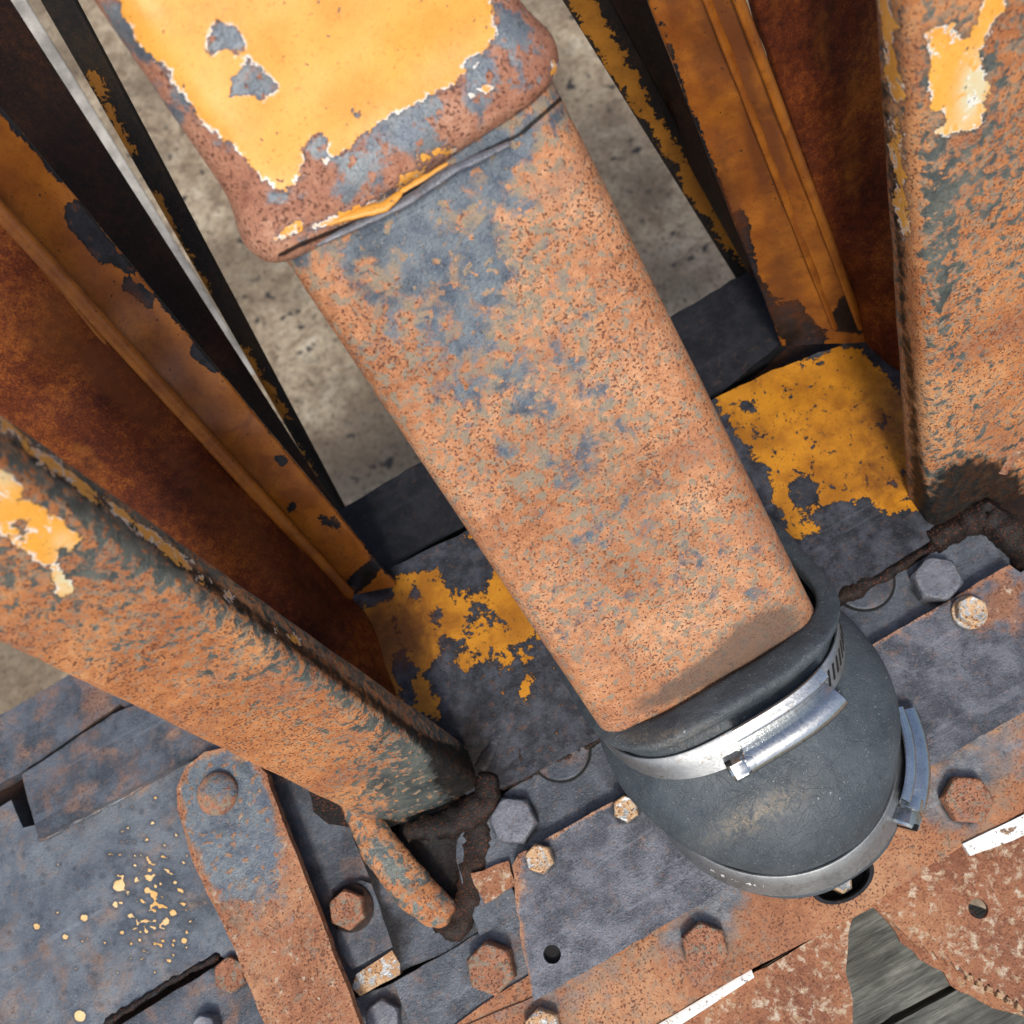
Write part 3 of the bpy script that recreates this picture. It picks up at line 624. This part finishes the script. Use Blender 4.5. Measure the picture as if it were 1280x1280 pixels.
add('slot_lug', *lathe([(.0032, -.008), (.0030, -.0045), (.002, -.0035)], P(1042, 1100, .0035), Vector((-.2, 0, 1)), 9), 'weld', rl)
bolt(rl, 881, 1182, .0035, 16.5, 7, 'bolt_rust', 12)
bolt(rl, 1206, 1000, .0035, 17, 7, 'bolt_rust', 28)
bolt(rl, 680, 1285, .0035, 14, 6, 'bolt_zinc', 15, label='pale bolt cut by the lower edge of the photo')

# plate D lower-left of cover
ld = empty('clamp_plate', P(600, 1200, -.004), 'grey lower plate with a large flaking rusty bolt left of the cover plate', 'metal plate')
plate('plate', [(492, 1228), (560, 1190), (640, 1140), (690, 1150), (700, 1230), (560, 1300), (520, 1300)], .001, .008, 'steel', ld, cell=.003, fa=[(570, 1240, 60, .1)])
plate('lower_lip', [(545, 1300), (600, 1258), (690, 1200), (700, 1230), (580, 1310)], .0025, .006, 'rail', ld, cell=0)
bolt(ld, 617, 1208, .001, 18, 9, 'bolt_rust', 14)

# brackets beneath, white edges, wood
br = empty('flaked_bracket', P(960, 1240, -.02), 'rust plate with cream flakes and a white edge bar at bottom centre', 'bracket', 'flaked brackets under the rail')
plate('plate', [(790, 1310), (945, 1214), (1066, 1146), (1060, 1185), (1057, 1215), (1066, 1250), (1068, 1340), (800, 1400)], -.004, .006, 'bracket', br, cell=.004, jit=1.2)
loft('white_edge', P(806, 1290, .0005), P(822, 1300, .0005), P(939, 1211, .0005), P(943, 1222, .0005), .004, .0006, 'white', br, s0=-.15, s1=1, nu=20, n=2)
br2 = empty('flaked_bracket', P(1200, 1150, -.02), 'rust plate with cream flakes, round hole and toothed edge at bottom right', 'bracket', 'flaked brackets under the rail')
ser = []
for i in range(13):
    t = i/12; x = 1150+(1290-1150)*t; y = 1186+(1268-1186)*t
    ser += [(x, y), (x+4, y-5)]
plate('plate', [(1062, 1150), (1150, 1088), (1212, 1052), (1290, 1010), (1400, 960), (1400, 1300), (1300, 1285)] + ser[::-1] + [(1112, 1150), (1092, 1134)], -.003, .004, 'bracket', br2, cell=.004, jit=.8, holes=[(1223, 1136, 3.7)])
plate('lower_flange', [(1092, 1134), (1150, 1180), (1290, 1275), (1240, 1260), (1200, 1240), (1180, 1215), (1150, 1200), (1120, 1165)], -.010, .004, 'bracket', br2, cell=.004, jit=2)
for i in range(7):
    x, y = 1212+i*12.5, 1222+i*7.3; c = P(x, y, -.004)
    add('tooth', *lathe([(.0017, -.003), (.0017, .0006), (.0012, .001)], c, Vector((0, 0, 1)), 4), 'rim', br2, smooth=0)
add('hole_nut', *lathe([(.0036, -.004), (.0036, -.0032)], P(1214, 1144, -.006), Vector((.3, .2, 1)), 14), 'bolt_zinc', br2)
plate('white_edge', [(1203, 1055), (1288, 1014), (1292, 1040), (1213, 1070)], .0045, .004, 'white', br2, cell=.006, jit=.4)
for pts, lb_ in (([(1000, 1150), (1120, 1100), (1400, 1190), (1400, 1250), (1190, 1230), (1130, 1262), (1000, 1335)], 'weathered grey wood board under the brackets, nearer the rail'),
            ([(1000, 1345), (1132, 1272), (1195, 1238), (1400, 1255), (1420, 1500), (1000, 1500)], 'weathered grey wood board at the very bottom right corner')):
    c = pts[0]
    wb = plate('wood_board', pts, -.055, .02, 'wood', None, cell=.01, jit=.6, bevel=.002, loc=P(1150, 1250, -.075)); tag(wb, lb_, 'board', 'grey boards below the machine')

# ================================================================== STRAP
sp = empty('pivot_strap', P(280, 990, .004), 'long round-ended strap, grey at its riveted end and rust flecked below', 'metal strap')
STR = [(222, 1010), (221, 985), (232, 958), (254, 940), (285, 932), (315, 945), (334, 968), (342, 995), (390, 1120), (462, 1310), (350, 1330), (290, 1180), (240, 1075)]
def str_fa(p, co):
    e = np.abs(sd_poly(p, STR)); return -.45*np.exp(-e/5.) + blobs(p, [(275, 1000, 75, .6), (300, 1080, 50, .4), (330, 1130, 40, .08)]) - blobs(p, [(226, 1010, 16, .3), (235, 1070, 14, .2), (370, 1100, 20, .12), (370, 1230, 90, .12)])
plate('strap', STR, .012, .006, 'lever', sp, cell=.002, jit=.6, bevel=.0014, seg=3, fa=str_fa, warp=.0008)
V, F = lathe([(.0093, 0), (.0095, .0012), (.0088, .0028), (.0068, .0042), (.0035, .0049), (.0005, .005)], P(273, 992, .0118), Vector((0, 0, 1)), 36)
add('rivet', V, F, 'bolt_rust', sp, smooth=60, fa=[(275, 985, 20, .3)])

# ================================================================== POSTS
lp = empty('frame_post', P(560, 1000, -.003), 'rust orange box post at left with a yellow paint patch and strip', 'steel post', 'posts either side of the tube')
def lp_fb(p, co):
    a = sd_poly(p, [(-60, 560), (0, 585), (20, 600), (35, 625), (62, 640), (100, 672), (90, 690), (70, 680), (75, 715), (95, 738), (75, 745), (60, 710), (30, 690), (-10, 660), (-60, 640)])
    b = sd_line(p, [(-20, 515), (40, 560), (75, 590)], 7)
    c = sd_line(p, [(85, 595), (120, 622), (160, 652)], 6.5); d = sd_line(p, [(172, 658), (235, 708)], 7)
    e = sd_line(p, [(345, 790), (372, 803)], 4.5); f = sd_line(p, [(250, 722), (256, 730)], 4); g = sd_line(p, [(283, 742), (290, 748)], 3)
    a = np.minimum(a, 6-blobs(p, [(28, 655, 10, 12)]))
    return np.maximum.reduce([a, b, c, d, e, f, g])/4.2
def lp_fa(p, co):
    e = -sd_line(p, [(-20, 520), (300, 755), (600, 975)], 0)
    return np.exp(-((e-20)/13)**2)*.12 + blobs(p, [(120, 640, 90, .07), (30, 700, 60, .05), (520, 990, 55, .3), (180, 700, 60, .06), (250, 960, 200, -.05), (330, 940, 120, 30, -29, -.12), (120, 850, 160, 30, -27, -.12)])
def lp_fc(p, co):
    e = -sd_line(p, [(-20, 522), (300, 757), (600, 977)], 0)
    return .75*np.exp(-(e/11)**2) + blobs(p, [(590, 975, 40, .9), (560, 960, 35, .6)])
loft('post', D(603, 985, .440), D(462, 1034, .440), D(-30, 555, .222), D(-30, 798, .262), .022, .006, 'post', lp, s0=-.035, s1=1.35, nu=320, rough=.0006, fb=lp_fb, fa=lp_fa, fc=lp_fc, fd=[(85, 725, 20, 1.2), (5, 590, 20, .8), (80, 680, 14, .6)])
tube('weld_bead', [P(600, 1000, .004), P(595, 1060, .001), P(588, 1120, .001), P(570, 1160, .002), P(540, 1155, .002)], [.0040, .0070, .0065, .0055, .0035], 'weld', lp, lump=.0022, flat=.45)
# bent foot ridge of the post
tube('foot_ridge', [P(425, 975, .016), P(475, 1060, .010), P(520, 1115, .006), P(552, 1142, .003), P(566, 1156, .001)], [.004, .0085, .0088, .0075, .003], 'post', lp, step=.001, flat=.6, lump=.0006, seg=24,
     fa=[(485, 1080, 30, 12, -52, .25)], fc=[(575, 1160, 22, 1.0), (545, 1105, 12, 40, 40, .4)], fe=[(460, 1040, 30, .4), (520, 1110, 30, .35)], fb=lambda p, co: np.full(len(p), -20.))
plate('foot_web', [(500, 1015), (600, 985), (610, 1030), (590, 1060), (590, 1120), (575, 1160), (540, 1130), (500, 1060)], -.004, .012, 'steel', lp, cell=.003, fc=[(545, 1060, 70, 1.2), (570, 1120, 25, .8), (575, 1000, 50, .8)], warp=.004)
plate('foot_sheet', [(430, 1020), (500, 1060), (560, 1150), (590, 1140), (660, 1145), (500, 1215), (470, 1120)], .000, .008, 'steel', lp, cell=.003, fa=[(540, 1180, 60, .15)], fc=[(480, 1150, 40, .6), (455, 1080, 30, .9), (580, 1150, 35, .6), (500, 1190, 30, .4)])
tube('weld_bead', [P(612, 965, .006), P(607, 1003, .006), P(565, 1030, .006), P(505, 1040, .006)], [.0045, .0065, .0065, .0035], 'weld', lp, flat=.6, lump=.0018)

rp = empty('frame_post', P(1200, 640, -.003), 'rust orange box post at right with a yellow and cream paint patch', 'steel post', 'posts either side of the tube')
def rp_fb(p, co):
    a = sd_poly(p, [(1160, 40), (1190, 30), (1215, 50), (1235, -10), (1260, 0), (1225, 60), (1228, 90), (1238, 110), (1232, 150), (1210, 163), (1170, 173), (1162, 165), (1185, 150), (1165, 135), (1160, 90)])
    b = np.maximum.reduce([sd_line(p, [(1102, -20), (1112, 50)], 8), sd_line(p, [(1114, 65), (1122, 120)], 8), sd_line(p, [(1118, 150), (1122, 170)], 4), sd_line(p, [(1119, 180), (1127, 225)], 7), sd_line(p, [(1125, 240), (1130, 290)], 6)])
    a = np.minimum(a, 6-blobs(p, [(1195, 30, 14, 12), (1182, 75, 6, 7)]))
    return np.maximum(a, b)/4.2
def rp_fa(p, co):
    return blobs(p, [(1175, 330, 30, 120, 0, .08), (1165, 250, 25, 120, 0, .08), (1200, 210, 70, .06), (1240, 80, 60, .05), (1165, 640, 60, .15), (1143, 350, 10, 200, 0, -.25), (1138, 150, 8, 160, 0, -.2), (1260, 450, 60, -.08)])
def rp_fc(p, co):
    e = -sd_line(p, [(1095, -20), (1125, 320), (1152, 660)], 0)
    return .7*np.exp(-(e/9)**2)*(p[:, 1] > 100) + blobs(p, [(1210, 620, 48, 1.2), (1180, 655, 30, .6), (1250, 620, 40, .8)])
loft('post', D(1166, 668, .440), D(1300, 600, .440), D(1134, -30, .245), D(1460, -150, .245), .022, .006, 'post', rp, s0=-.02, s1=1.4, nu=320, rough=.0006, fb=rp_fb, fa=rp_fa, fc=rp_fc, fd=[(1218, 110, 17, 40, -15, 1.6), (1180, 165, 25, 10, 0, 1)])
tube('foot_ridge', [P(1240, 585, .02), P(1262, 548, .03), P(1330, 520, .04)], [.006, .008, .009], 'lever', rp, step=.001, lump=.001, seg=20)
tube('foot_weld', [P(1160, 680, .003), P(1230, 640, .006), P(1285, 690, .004), P(1300, 760, .004)], [.005, .007, .007, .005], 'weld', rp, lump=.002)

# ================================================================== SLIDING TUBE, SLEEVE
ZB, ZT = .383, .281
TA0, TB0 = D(750, 915, ZB), D(1030, 772, ZB)      # lower corners of the front face
TA1, TB1 = D(362, 336, ZT), D(708, 112, ZT)
st_ = empty('sliding_tube', (TA0+TB0)/2, 'large salmon rust rectangular tube slanting down into the rubber boot', 'steel tube')
def tb_fa(p, co):
    e = -sd_line(p, [(365, 335), (480, 270), (600, 190), (705, 115)], 0)
    return (np.exp(-(e/42)**2)*.13 + blobs(p, [(500, 330, 70, .19), (560, 290, 60, .17), (640, 210, 55, .16), (610, 360, 28, 80, -8, .18), (590, 480, 60, .09), (540, 400, 60, .08), (640, 440, 60, .07),
            (700, 330, 60, .05), (720, 480, 70, .06), (690, 600, 70, .07), (730, 760, 60, .065), (870, 690, 60, .06), (780, 690, 60, .06), (720, 520, 80, .07), (620, 550, 40, .05), (800, 830, 50, .02), (550, 340, 80, .05)])
            - blobs(p, [(390, 380, 45, .2), (780, 300, 70, .10), (820, 450, 70, .08), (600, 680, 70, .07), (720, 170, 45, .1), (500, 470, 40, .05), (900, 600, 60, .06), (760, 870, 60, .1)]))
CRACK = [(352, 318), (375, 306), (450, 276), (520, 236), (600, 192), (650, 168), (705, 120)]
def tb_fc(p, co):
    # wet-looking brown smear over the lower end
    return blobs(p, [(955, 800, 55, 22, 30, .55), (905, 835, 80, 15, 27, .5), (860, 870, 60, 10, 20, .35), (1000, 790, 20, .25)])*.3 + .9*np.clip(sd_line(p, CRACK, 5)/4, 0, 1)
loft('tube', TA0, TB0, TA1, TB1, .046, .010, 'tube', st_, s0=-.16, s1=1.25, nu=420, rough=.0005, n=8, fa=tb_fa, fc=tb_fc, fe=[(955, 788, 55, 27, 30, 1.0), (905, 828, 75, 20, 27, .9), (835, 868, 60, 13, 24, .7), (790, 600, 90, .34), (720, 540, 60, .22), (860, 690, 60, .18), (700, 210, 20, .3)])
# paint curl left where the sleeve rubs
ax = ((TA1+TB1)-(TA0+TB0)).normalized(); e1t = (TB0-TA0).normalized(); nt_ = ax.cross(e1t).normalized()
if nt_.dot(CAMP-TA0) < 0: nt_ = -nt_
sv = empty('outer_sleeve', (TA1+TB1)/2, 'bright yellow flaking outer sleeve with a rolled rusty lip', 'steel sleeve')
SA0, SB0 = D(345, 345, .2765), D(714, 98, .2765)
SY = [(-330, -760), (100, -110), (130, -60), (150, 0), (165, 45), (205, 85), (240, 128), (245, 150), (290, 180), (330, 225), (355, 240), (372, 222), (382, 200), (378, 182), (394, 168), (406, 178), (405, 208), (440, 185), (470, 160), (500, 140), (530, 128), (555, 108), (580, 92), (600, 72), (624, 50), (616, 10), (600, -60), (580, -130), (180, -900)]
def sv_fb(p, co):
    a = sd_poly(p, SY)
    a = np.minimum(a, np.minimum(-sd_poly(p, [(262, 40), (270, 28), (295, 36), (304, 55), (298, 72), (285, 66), (262, 72), (255, 60)]), -sd_poly(p, [(288, 100), (300, 85), (310, 73), (325, 85), (345, 108), (330, 124), (312, 118), (288, 122)])))
    a = np.minimum(a, -sd_line(p, [(446, 141), (448, 143)], 5)); a = np.minimum(a, -sd_line(p, [(585, 82), (592, 78)], 6))
    b = np.maximum.reduce([sd_line(p, [(345, 298), (372, 282)], 3.2), sd_line(p, [(372, 288), (430, 272), (500, 238)], 4.5), sd_line(p, [(470, 262), (500, 244)], 8), sd_line(p, [(530, 196), (560, 187)], 6),
                           sd_line(p, [(500, 228), (530, 212)], 4), sd_line(p, [(590, 118), (618, 108)], 4), sd_line(p, [(696, 80), (694, 106)], 5)])
    return np.maximum(a/3.4, b/3.4)
def sv_fa(p, co):
    return (blobs(p, [(165, 30, 40, .2), (205, 90, 40, .12), (240, 150, 30, .05), (440, 215, 60, .12), (520, 160, 60, .22), (600, 110, 40, .1), (640, 30, 30, .2), (350, 262, 30, .12), (660, 70, 40, .06), (400, 190, 18, .3), (283, 50, 30, .3), (315, 100, 30, .3), (600, 85, 25, .2)])
            - blobs(p, [(180, 90, 25, .12), (300, 260, 50, .14), (230, 210, 40, .06), (420, 265, 60, .10), (560, 175, 50, .1), (620, 140, 50, .08), (335, 320, 30, .2), (680, 30, 25, .1)]))
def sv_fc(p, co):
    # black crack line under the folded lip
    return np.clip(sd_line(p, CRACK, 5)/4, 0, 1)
Ls = 1.0
def sv_prof(s):   # s in tube lengths from the lip end
    d = s*.10      # metres along
    bul = math.exp(-((d-.0095)/.0085)**2)
    lip = -max(0., (.004-d)/.004)**2
    return (.0075*bul + .007*lip - .002, .0028*bul + .0030*lip + .0006)
SA1, SB1 = SA0+ax*.10, SB0+ax*.10
loft('sleeve', SA0, SB0, SA1, SB1, .052, .012, 'sleeve', sv, s0=0, s1=1.9, nu=420, prof=sv_prof, rough=.0009, n=8, fb=sv_fb, fa=sv_fa, fc=sv_fc, cap=True)
def curl(name, pts, rads, mat, **kw):
    o = tube(name, [D(u, v, d) for u, v, d in pts], rads, mat, sv, lump=.0003, seg=12, step=.0008, flat=.55, **kw); return o
curl('weld_seam', [(392, 306, .2775), (450, 280, .2765), (510, 250, .276), (570, 210, .275), (640, 178, .275)], [.0010, .0014, .0016, .0015, .0008], 'bolt_grey')
curl('paint_curl', [(348, 300, .2735), (375, 288, .2735), (430, 272, .273), (480, 258, .273), (503, 240, .2725)], [.0007, .0011, .0013, .0018, .0009], 'sleeve', fb=lambda p, co: np.full(len(p), 9.))
curl('paint_curl', [(500, 240, .2725), (530, 222, .272), (560, 204, .272)], [.0008, .0008, .0004], 'sleeve', fb=lambda p, co: np.full(len(p), 9.))

# ================================================================== RUBBER BOOT
bt = empty('rubber_boot', P(955, 935, .004), 'bulged dusty black rubber boot gripping the tube end', 'rubber boot')
NB = Vector((0, 0, 1)); AX = ax.copy()
def nrm(t): return (NB*(1-t)+AX*t).normalized()
# centre (sheet u, v), height, radius mm, tilt blend
def RG_(u, v, z, px, t, b=1., e=2.): return ((u, v), z, px*(H-z)/1.045/1.28, t, b, e)
RG = [RG_(*a) for a in (
      (967, 953, .0085, 150, .2), (967, 953, .0090, 157, .2), (966, 952, .0108, 158.5, .2), (965, 950, .0118, 157.5, .21), (964, 949, .0124, 156, .22), (961, 943, .0160, 152.5, .24), (958, 936, .0195, 150, .26),
      (956, 932, .0206, 152, .27), (949, 919, .0224, 163, .3), (939, 902, .0248, 175, .33), (928, 886, .0270, 181, .38), (916, 870, .0292, 180, .46), (904, 853, .0306, 174, .54, .99, 2.1), (889, 832, .0318, 167, .62, .97, 2.3), (879, 818, .0325, 163, .68, .96, 2.6),
      (866, 798, .0338, 165, .75, .95, 3.0), (858, 783, .0350, 168, .80, .95, 3.3), (856, 779, .0355, 174, .81, .95, 3.5), (854, 774, .0363, 177, .82, .95, 3.7), (853, 769, .0372, 177, .83, .94, 4.0), (852, 767, .0378, 172, .83, .92, 4.2), (852, 766, .0380, 165, .83, .88, 4.4), (853, 768, .0374, 156, .83, .82, 4.6), (860, 778, .034, 150, .83, .78, 4.6))]
def rpt(x, y, r, b, e, a):
    c, s_ = math.cos(a), math.sin(a); k = (abs(c)**e + abs(s_)**e)**(-1/e)
    return (x*c + y*s_*b)*r*k
def ringframe(i):
    (uv, z, r, t, *_q) = RG[i]; c = P(uv[0], uv[1], z); n = nrm(t); x, y, _ = frame(n); return c, x, y, n, r/1000
def catmull(i, t):
    g = lambda k: RG[min(max(k, 0), len(RG)-1)]
    p = [np.array([*a[0], *a[1:]], float) for a in (g(i-1), g(i), g(i+1), g(i+2))]
    return .5*((2*p[1]) + (-p[0]+p[2])*t + (2*p[0]-5*p[1]+4*p[2]-p[3])*t*t + (-p[0]+3*p[1]-3*p[2]+p[3])*t**3)
from mathutils import noise as mn_
V, F = [], []; SEG = 128; rows = []
for i in range(len(RG)-1):
    for k in range(4): rows.append(catmull(i, k/4))
rows.append(catmull(len(RG)-2, 1))
for u, v, z, r, t, bq, eq in rows:
    c = P(u, v, z); x, y, n = frame(nrm(t)); sq = min(1, max(0, (z-.052)/.012))*.35
    for j in range(SEG):
        a = 2*math.pi*j/SEG; rr = r/1000
        p = c + rpt(x, y, rr, bq, eq, a)
        p = p + (p-c).normalized()*.0009*mn_.noise(p*45) + n*.0003*mn_.noise(p*160); V.append(p)
nr = len(rows)
for i in range(nr-1):
    for j in range(SEG):
        k = (j+1) % SEG; F.append((i*SEG+j, i*SEG+k, (i+1)*SEG+k, (i+1)*SEG+j))
F.append(tuple(range(SEG)))
add('boot_body', V, F, 'rubber', bt, smooth=70, fa=[(940, 1020, 55, 16, 28, 1.0), (985, 1000, 25, 12, 30, .5), (820, 925, 50, 10, -5, .4), (860, 915, 60, 10, 10, .4)])

V, F = lathe([(.040, -.02), (.040, .012)], P(955, 931, .004), nrm(.2), 64); add('inner_pipe', V, F, 'hole', bt)
# ================================================================== HOSE CLAMPS
def ringpt(row, a, off=0, up=0):
    u, v, z, r, t, bq, eq = row; c = P(u, v, z); x, y, n = frame(nrm(t))
    p0 = rpt(x, y, r/1000, bq, eq, a); tg = (rpt(x, y, r/1000, bq, eq, a+.01)-rpt(x, y, r/1000, bq, eq, a-.01)).normalized()
    d = tg.cross(n); return c + p0 + d*off + n*up, d, tg, n
def rowat(i): return [*RG[i][0], *RG[i][1:]]
def lerp_row(a, b, t): return [a[k]*(1-t)+b[k]*t for k in range(7)]
def uvang(u, v, row):   # angle on the ring whose point falls nearest the sheet position
    best = None
    for j in range(720):
        a = 2*math.pi*j/720; p = ringpt(row, a)[0]; q = proj(np.array([tuple(p)]))[0]; d = (q[0]-u)**2+(q[1]-v)**2
        if best is None or d < best[0]: best = (d, a)
    return best[1]
def clamp(label, i0, i1, uv, flip, slots, hl, part='bright', group='hose clamps round the boot', trim=(0, 1), big=1.0):
    r0, r1 = rowat(i0), rowat(i1); r0, r1 = lerp_row(r0, r1, trim[0]), lerp_row(r0, r1, trim[1]); mid = lerp_row(r0, r1, .5); rm = max(r0[3], r1[3])
    org = ringpt(mid, 0, -.01)[0]
    root = empty('hose_clamp', P(mid[0], mid[1], mid[2]), label, 'hose clamp', group)
    # band
    V, F = [], []; n = 160; sec = [(0.02, .0002), (0, .0009), (.04, .0013), (.5, .0012), (.96, .0013), (1, .0009), (.98, .0002)]
    for j in range(n):
        a = 2*math.pi*j/n
        for t, off in sec:
            row = lerp_row(r0, r1, t); row[3] = r0[3]+(r1[3]-r0[3])*t + .15; V.append(ringpt(row, a, off)[0])
    m = len(sec)
    for j in range(n):
        for k in range(m):
            F.append((j*m+k, j*m+(k+1) % m, ((j+1) % n)*m+(k+1) % m, ((j+1) % n)*m+k))
    band = add('band', V, F, 'band', root, smooth=50)
    a0 = uvang(*uv, mid); p0, d, tg, nn = ringpt(mid, a0, .0015)
    if flip: tg = -tg
    bw = (ringpt(r1, a0)[0]-ringpt(r0, a0)[0]).length/2
    # housing: wavy saddle pressed from sheet, following the band
    sgn = -1            # barrel on the lower side of the band
    prof = []
    W = bw*(1.85 if big == 1 else 1.3)
    for k in range(33):
        x = -1+2*k/32                     # -1 upper edge .. 1 lower edge
        barrel = .0084*big*math.sqrt(max(0, 1-((x-.48)/.52)**2)) if x > -.04 else 0
        ridge = .0034*math.exp(-((x+.72)/.20)**2)
        hgt = max(barrel, ridge+.0004) if x < .98 else 0
        prof.append((x*W, hgt))
    V, F = [], []; nl = 28
    for i in range(nl+1):
        s = (i/nl-.5)*hl; ang = s/(mid[3]/1000); da = ang*(1 if not flip else -1)
        q, dd, tt, n2 = ringpt(mid, a0+da, .0016)
        ef = 1-.0*abs(i/nl-.5)
        for x, h in prof: V.append(q - n2*x*(-sgn) + dd*h*ef)
        for x, h in prof[::-1]: V.append(q - n2*x*(-sgn)*.97 + dd*(max(0, h-.0009)))
    m = 66
    for i in range(nl):
        for k in range(m):
            F.append((i*m+k, i*m+(k+1) % m, (i+1)*m+(k+1) % m, (i+1)*m+k))
    F.append(tuple(range(m))); F.append(tuple(nl*m+k for k in range(m)))
    add('housing', V, F, 'zinc', root, smooth=55)
    # screw inside the barrel with slotted hex head
    s = hl/2; sg = -1
    da = (sg*s/(mid[3]/1000))*(1 if not flip else -1)
    q, dd, tt, n2 = ringpt(mid, a0+da, .0016); tt = (-tt if flip else tt)*sg
    c = q - n2*(.48*W)*(-sgn) + dd*.0034*big
    V, F = lathe([(.0046, -.004), (.0052, .0), (.0052, .0008), (.0046, .0012), (.0046, .0016)], c, tt, 28); add('screw_collar', V, F, 'zinc', root)
    V, F = lathe([(.0044, .0008), (.0049, .0022), (.0049, .0070), (.0044, .0080), (.001, .0080)], c, tt, 36, lambda a, i: hexf(a) if 0 < i < 3 else 1.0, .3)
    hd = add('screw_head', V, F, 'zinc', root, smooth=28)
    x, y, z = frame(tt); sl_ = (x*.8+y*.6).normalized(); pr = tt.cross(sl_)
    bx = []
    for i in (-1, 1):
        for j in (-1, 1):
            for k in (0, 1): bx.append(c + sl_*i*.0058 + pr*j*.0006 + tt*(.0058+k*.00245))
    F = [(0, 1, 3, 2), (4, 6, 7, 5), (0, 4, 5, 1), (2, 3, 7, 6), (0, 2, 6, 4), (1, 5, 7, 3)]
    add('screw_slot', bx, F, 'hole', hd, smooth=0)
    # worm slots pressed in the free band
    k0 = hl/2+.002
    for i in range(slots):
        s = k0 + i*.0029; da = (s/(mid[3]/1000))*(1 if not flip else -1)
        V = []
        for (dt, up) in ((-.0005, -.62), (.0005, -.62), (.0017, .62), (.0007, .62)):
            for off in (.0012, .00145):
                dd_a = dt/(mid[3]/1000)*(1 if not flip else -1)
                row = lerp_row(r0, r1, .5+up*.36); row[3] = r0[3]+(r1[3]-r0[3])*(.5+up*.36)+.15
                V.append(ringpt(row, a0+da+dd_a, off)[0])
        F = [(1, 3, 5, 7), (0, 6, 4, 2), (0, 2, 3, 1), (2, 4, 5, 3), (4, 6, 7, 5), (6, 0, 1, 7)]
        add('band_slot', V, F, 'hole', band, smooth=0)
    return root, mid, r0, r1
c1, *_ = clamp('upper bright zinc hose clamp with its screw housing facing front', 14, 16, (981, 903), False, 10, .037, trim=(.0, .8))
c2, mid2, q0, q1 = clamp('lower hose clamp round the boot base, its screw housing at the right', 4, 7, (1128, 945), False, 0, .034, big=1.15)
# faint etched characters on the lower band
def mark(ch, u, v, size, row=mid2):
    cu = bpy.data.curves.new('etched_mark', 'FONT'); cu.body = ch; cu.size = size; cu.extrude = .00004; cu.align_x = 'CENTER'; cu.align_y = 'CENTER'
    a = uvang(u, v, row); t = 0
    up = 0; q, dd, tt, n2 = ringpt(row, a, .0016)
    tmp = bpy.data.objects.new('t', cu); C.objects.link(tmp); dg = bpy.context.evaluated_depsgraph_get(); dg.update()
    me = bpy.data.meshes.new_from_object(tmp.evaluated_get(dg)); bpy.data.objects.remove(tmp)
    me.materials.clear(); me.materials.append(M_['mark'])
    o = bpy.data.objects.new('etched_mark', me); C.objects.link(o); o.parent = c2
    # nudge along the band's width to the wanted position
    best = min(((lambda pp: (pp[0]-u)**2+(pp[1]-v)**2)(proj(np.array([tuple(q+n2*k*.0005)]))[0]), k) for k in range(-12, 13)); q = q+n2*best[1]*.0005; n2 = (ringpt([*row[:3], row[3]-1.3*.35, *row[4:]], a, .0016, .003)[0]-ringpt([*row[:3], row[3], *row[4:]], a, .0016, 0)[0]).normalized(); dd = tt.cross(n2); dd = dd if dd.dot(CAMP-q) > 0 else -dd; q = q+dd*.0004
    rot = Matrix((tt, n2, dd)).transposed(); o.matrix_local = Matrix.Translation(q - c2.location) @ rot.to_4x4(); return o
for ch, u, v, s in (('K', 897, 1081, .0032), ('8', 911, 1083, .0032), ('-', 904, 1094, .003), ('-', 918, 1096, .003), ('..', 926, 1087, .003), ('4', 940, 1089, .005), ('t', 947, 1094, .0036), (':', 957, 1090, .003)):
    mark(ch, u, v, s)
bpy.context.view_layer.update()
